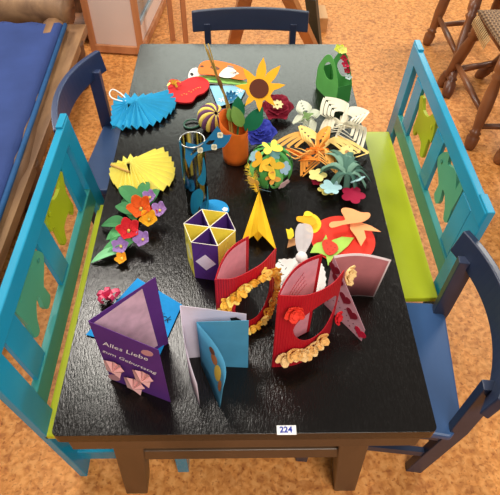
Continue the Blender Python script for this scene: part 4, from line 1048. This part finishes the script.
for i, s in enumerate((.16, .25, .33, .42, .51, .60)):
    n = fnrm(fp2, s); z = (.20, .26, .23, .22, .23, .27)[i]; c = fp2(s)+V((0, 0, z*ft2(s)))+n*.006
    petals(mb := MB(), c, n+V((random.uniform(-.3, .3), 0, .4)), .019, 4, 1.0, .6, i*1.3); petals(mb, c+n*.004, n+V((.3, 0, .4)), .011, 4, 1, .7, i)
    mk('beige_blossom', mb, paper(('f4cf92', 'edb86e')[i % 2]), rc2, solid=.0008, smooth=True)
rc1, fp1, ft1, nb1, f1, b1 = redcard('red corrugated card whose round window is wreathed in golden blossoms', (218, 329), 280, (248, 290), 236, [(236, 335), (258, 325), (272, 306)], 248, (.60, .48), (.27, .30), .022)
for i in range(30):
    a = 2*math.pi*i/30; s = .585+.38*math.cos(a)+random.uniform(-.015, .015); z = .48+.39*math.sin(a); s = min(.99, s)
    n = fnrm(fp1, s); c = fp1(s)+V((0, 0, z*ft1(s)))+n*.005
    petals(mb := MB(), c, n+V((random.uniform(-.5, .5), random.uniform(-.3, .3), random.uniform(-.2, .6))), random.uniform(.012, .016), 4, 1.0, .7, i*1.7)
    petals(mb, c+n*.003, n+V((random.uniform(-.5, .5), 0, .4)), .009, 4, 1.0, .8, i)
    mk('golden_blossom', mb, paper(('ffe078', 'fbc850', 'e8ac38')[i % 3]), rc1, solid=.0007, smooth=True)
# handwriting strokes on the pink lining of the right card
mb = MB(); nb = nb2
for r in range(4):
    u0 = .25+.03*r; z = .195-.014*r
    pts = [f2.lerp(b2, u0+.42*k/26)+nb*(-.012*math.sin(math.pi*(u0+.42*k/26))+.003)+V((0, 0, z+.045*(k/26)+.0022*math.sin(k*2.3+r))) for k in range(27)]
    mb.tube(pts, .0004, 4)
mk('handwriting', mb, paper('b8333f'), rc2)

# pink hearts card
hk = thing('hearts_card', 'dusky pink standing card with a panel of dark red hearts, right of the red cards', 'card', tp(335, 300))
DP = mat('dusky_pink', 'b06a6c', .8, .2, .05, 30)
h0 = tp(324, 304); hh0 = fitH((324, 304), 256); h1_ = tp(374, 297); hh1 = fitH((374, 297), 260)
H1t = h1_+V((.012, 0, hh1))
qA = (h0, h1_, H1t, h0+V((0, 0, hh0)))
def hkf(u, v): 
    p = bil(*map(V, qA), u, v); return p
nH = (h1_-h0).cross(ZUP).normalized(); nH = nH if nH.dot(CAM-h0) > 0 else -nH
mk('back_panel', MB().grid(lambda u, v: hkf(u, v)+nH*-.012*math.sin(math.pi*u), 10, 1), paper('e6d3d3'), hk, smooth=True, solid=.001)
mk('pink_lining', MB().grid(lambda u, v: hkf(.02+.95*u, .03+.93*v)+nH*(.0012-.012*math.sin(math.pi*(.02+.95*u))), 10, 1), DP, hk, smooth=True, solid=.0006)
k1 = tp(361.5, 341); kt = k1+V((0, 0, .045))
qB = (h0, k1, kt, h0+V((0, 0, hh0)))
PKP = paper('c99aa6')
sheet('front_panel', *qB, PKP, hk)
nK2 = (k1-h0).cross(ZUP).normalized(); nK2 = nK2 if nK2.dot(CAM-h0) > 0 else -nK2
def heart(c, r, x, y): 
    o = []
    for i in range(24):
        t = 2*math.pi*i/24; o.append(c+x*r*(16*math.sin(t)**3)/17+y*r*(13*math.cos(t)-5*math.cos(2*t)-2*math.cos(3*t)-math.cos(4*t))/17)
    return o
xk = (k1-h0).normalized()
for i, (u, v) in enumerate(((.08, .86), (.20, .78), (.44, .70), (.66, .62), (.88, .5))):
    c = bil(*qB, u, v)+nK2*.0009; ys_ = .9
    if i == 4: c = bil(*qB, .93, .42)+nK2*.0009
    mk('heart', MB().poly(heart(c, .018, xk, ZUP), nK2, .0007), paper('7d1228' if i < 4 else 'c2183c'), hk)
mb = MB()
for i in range(14):
    mb.poly(disc(bil(*qB, .08+.06*i, .15+.35*((i*37) % 10)/10)+nK2*.0008, nK2, .0015, 8), nK2, .0005)
mk('dots', mb, paper('5a1024'), hk)
for o in bpy.data.objects:
    if '_w' in o: del o['_w']
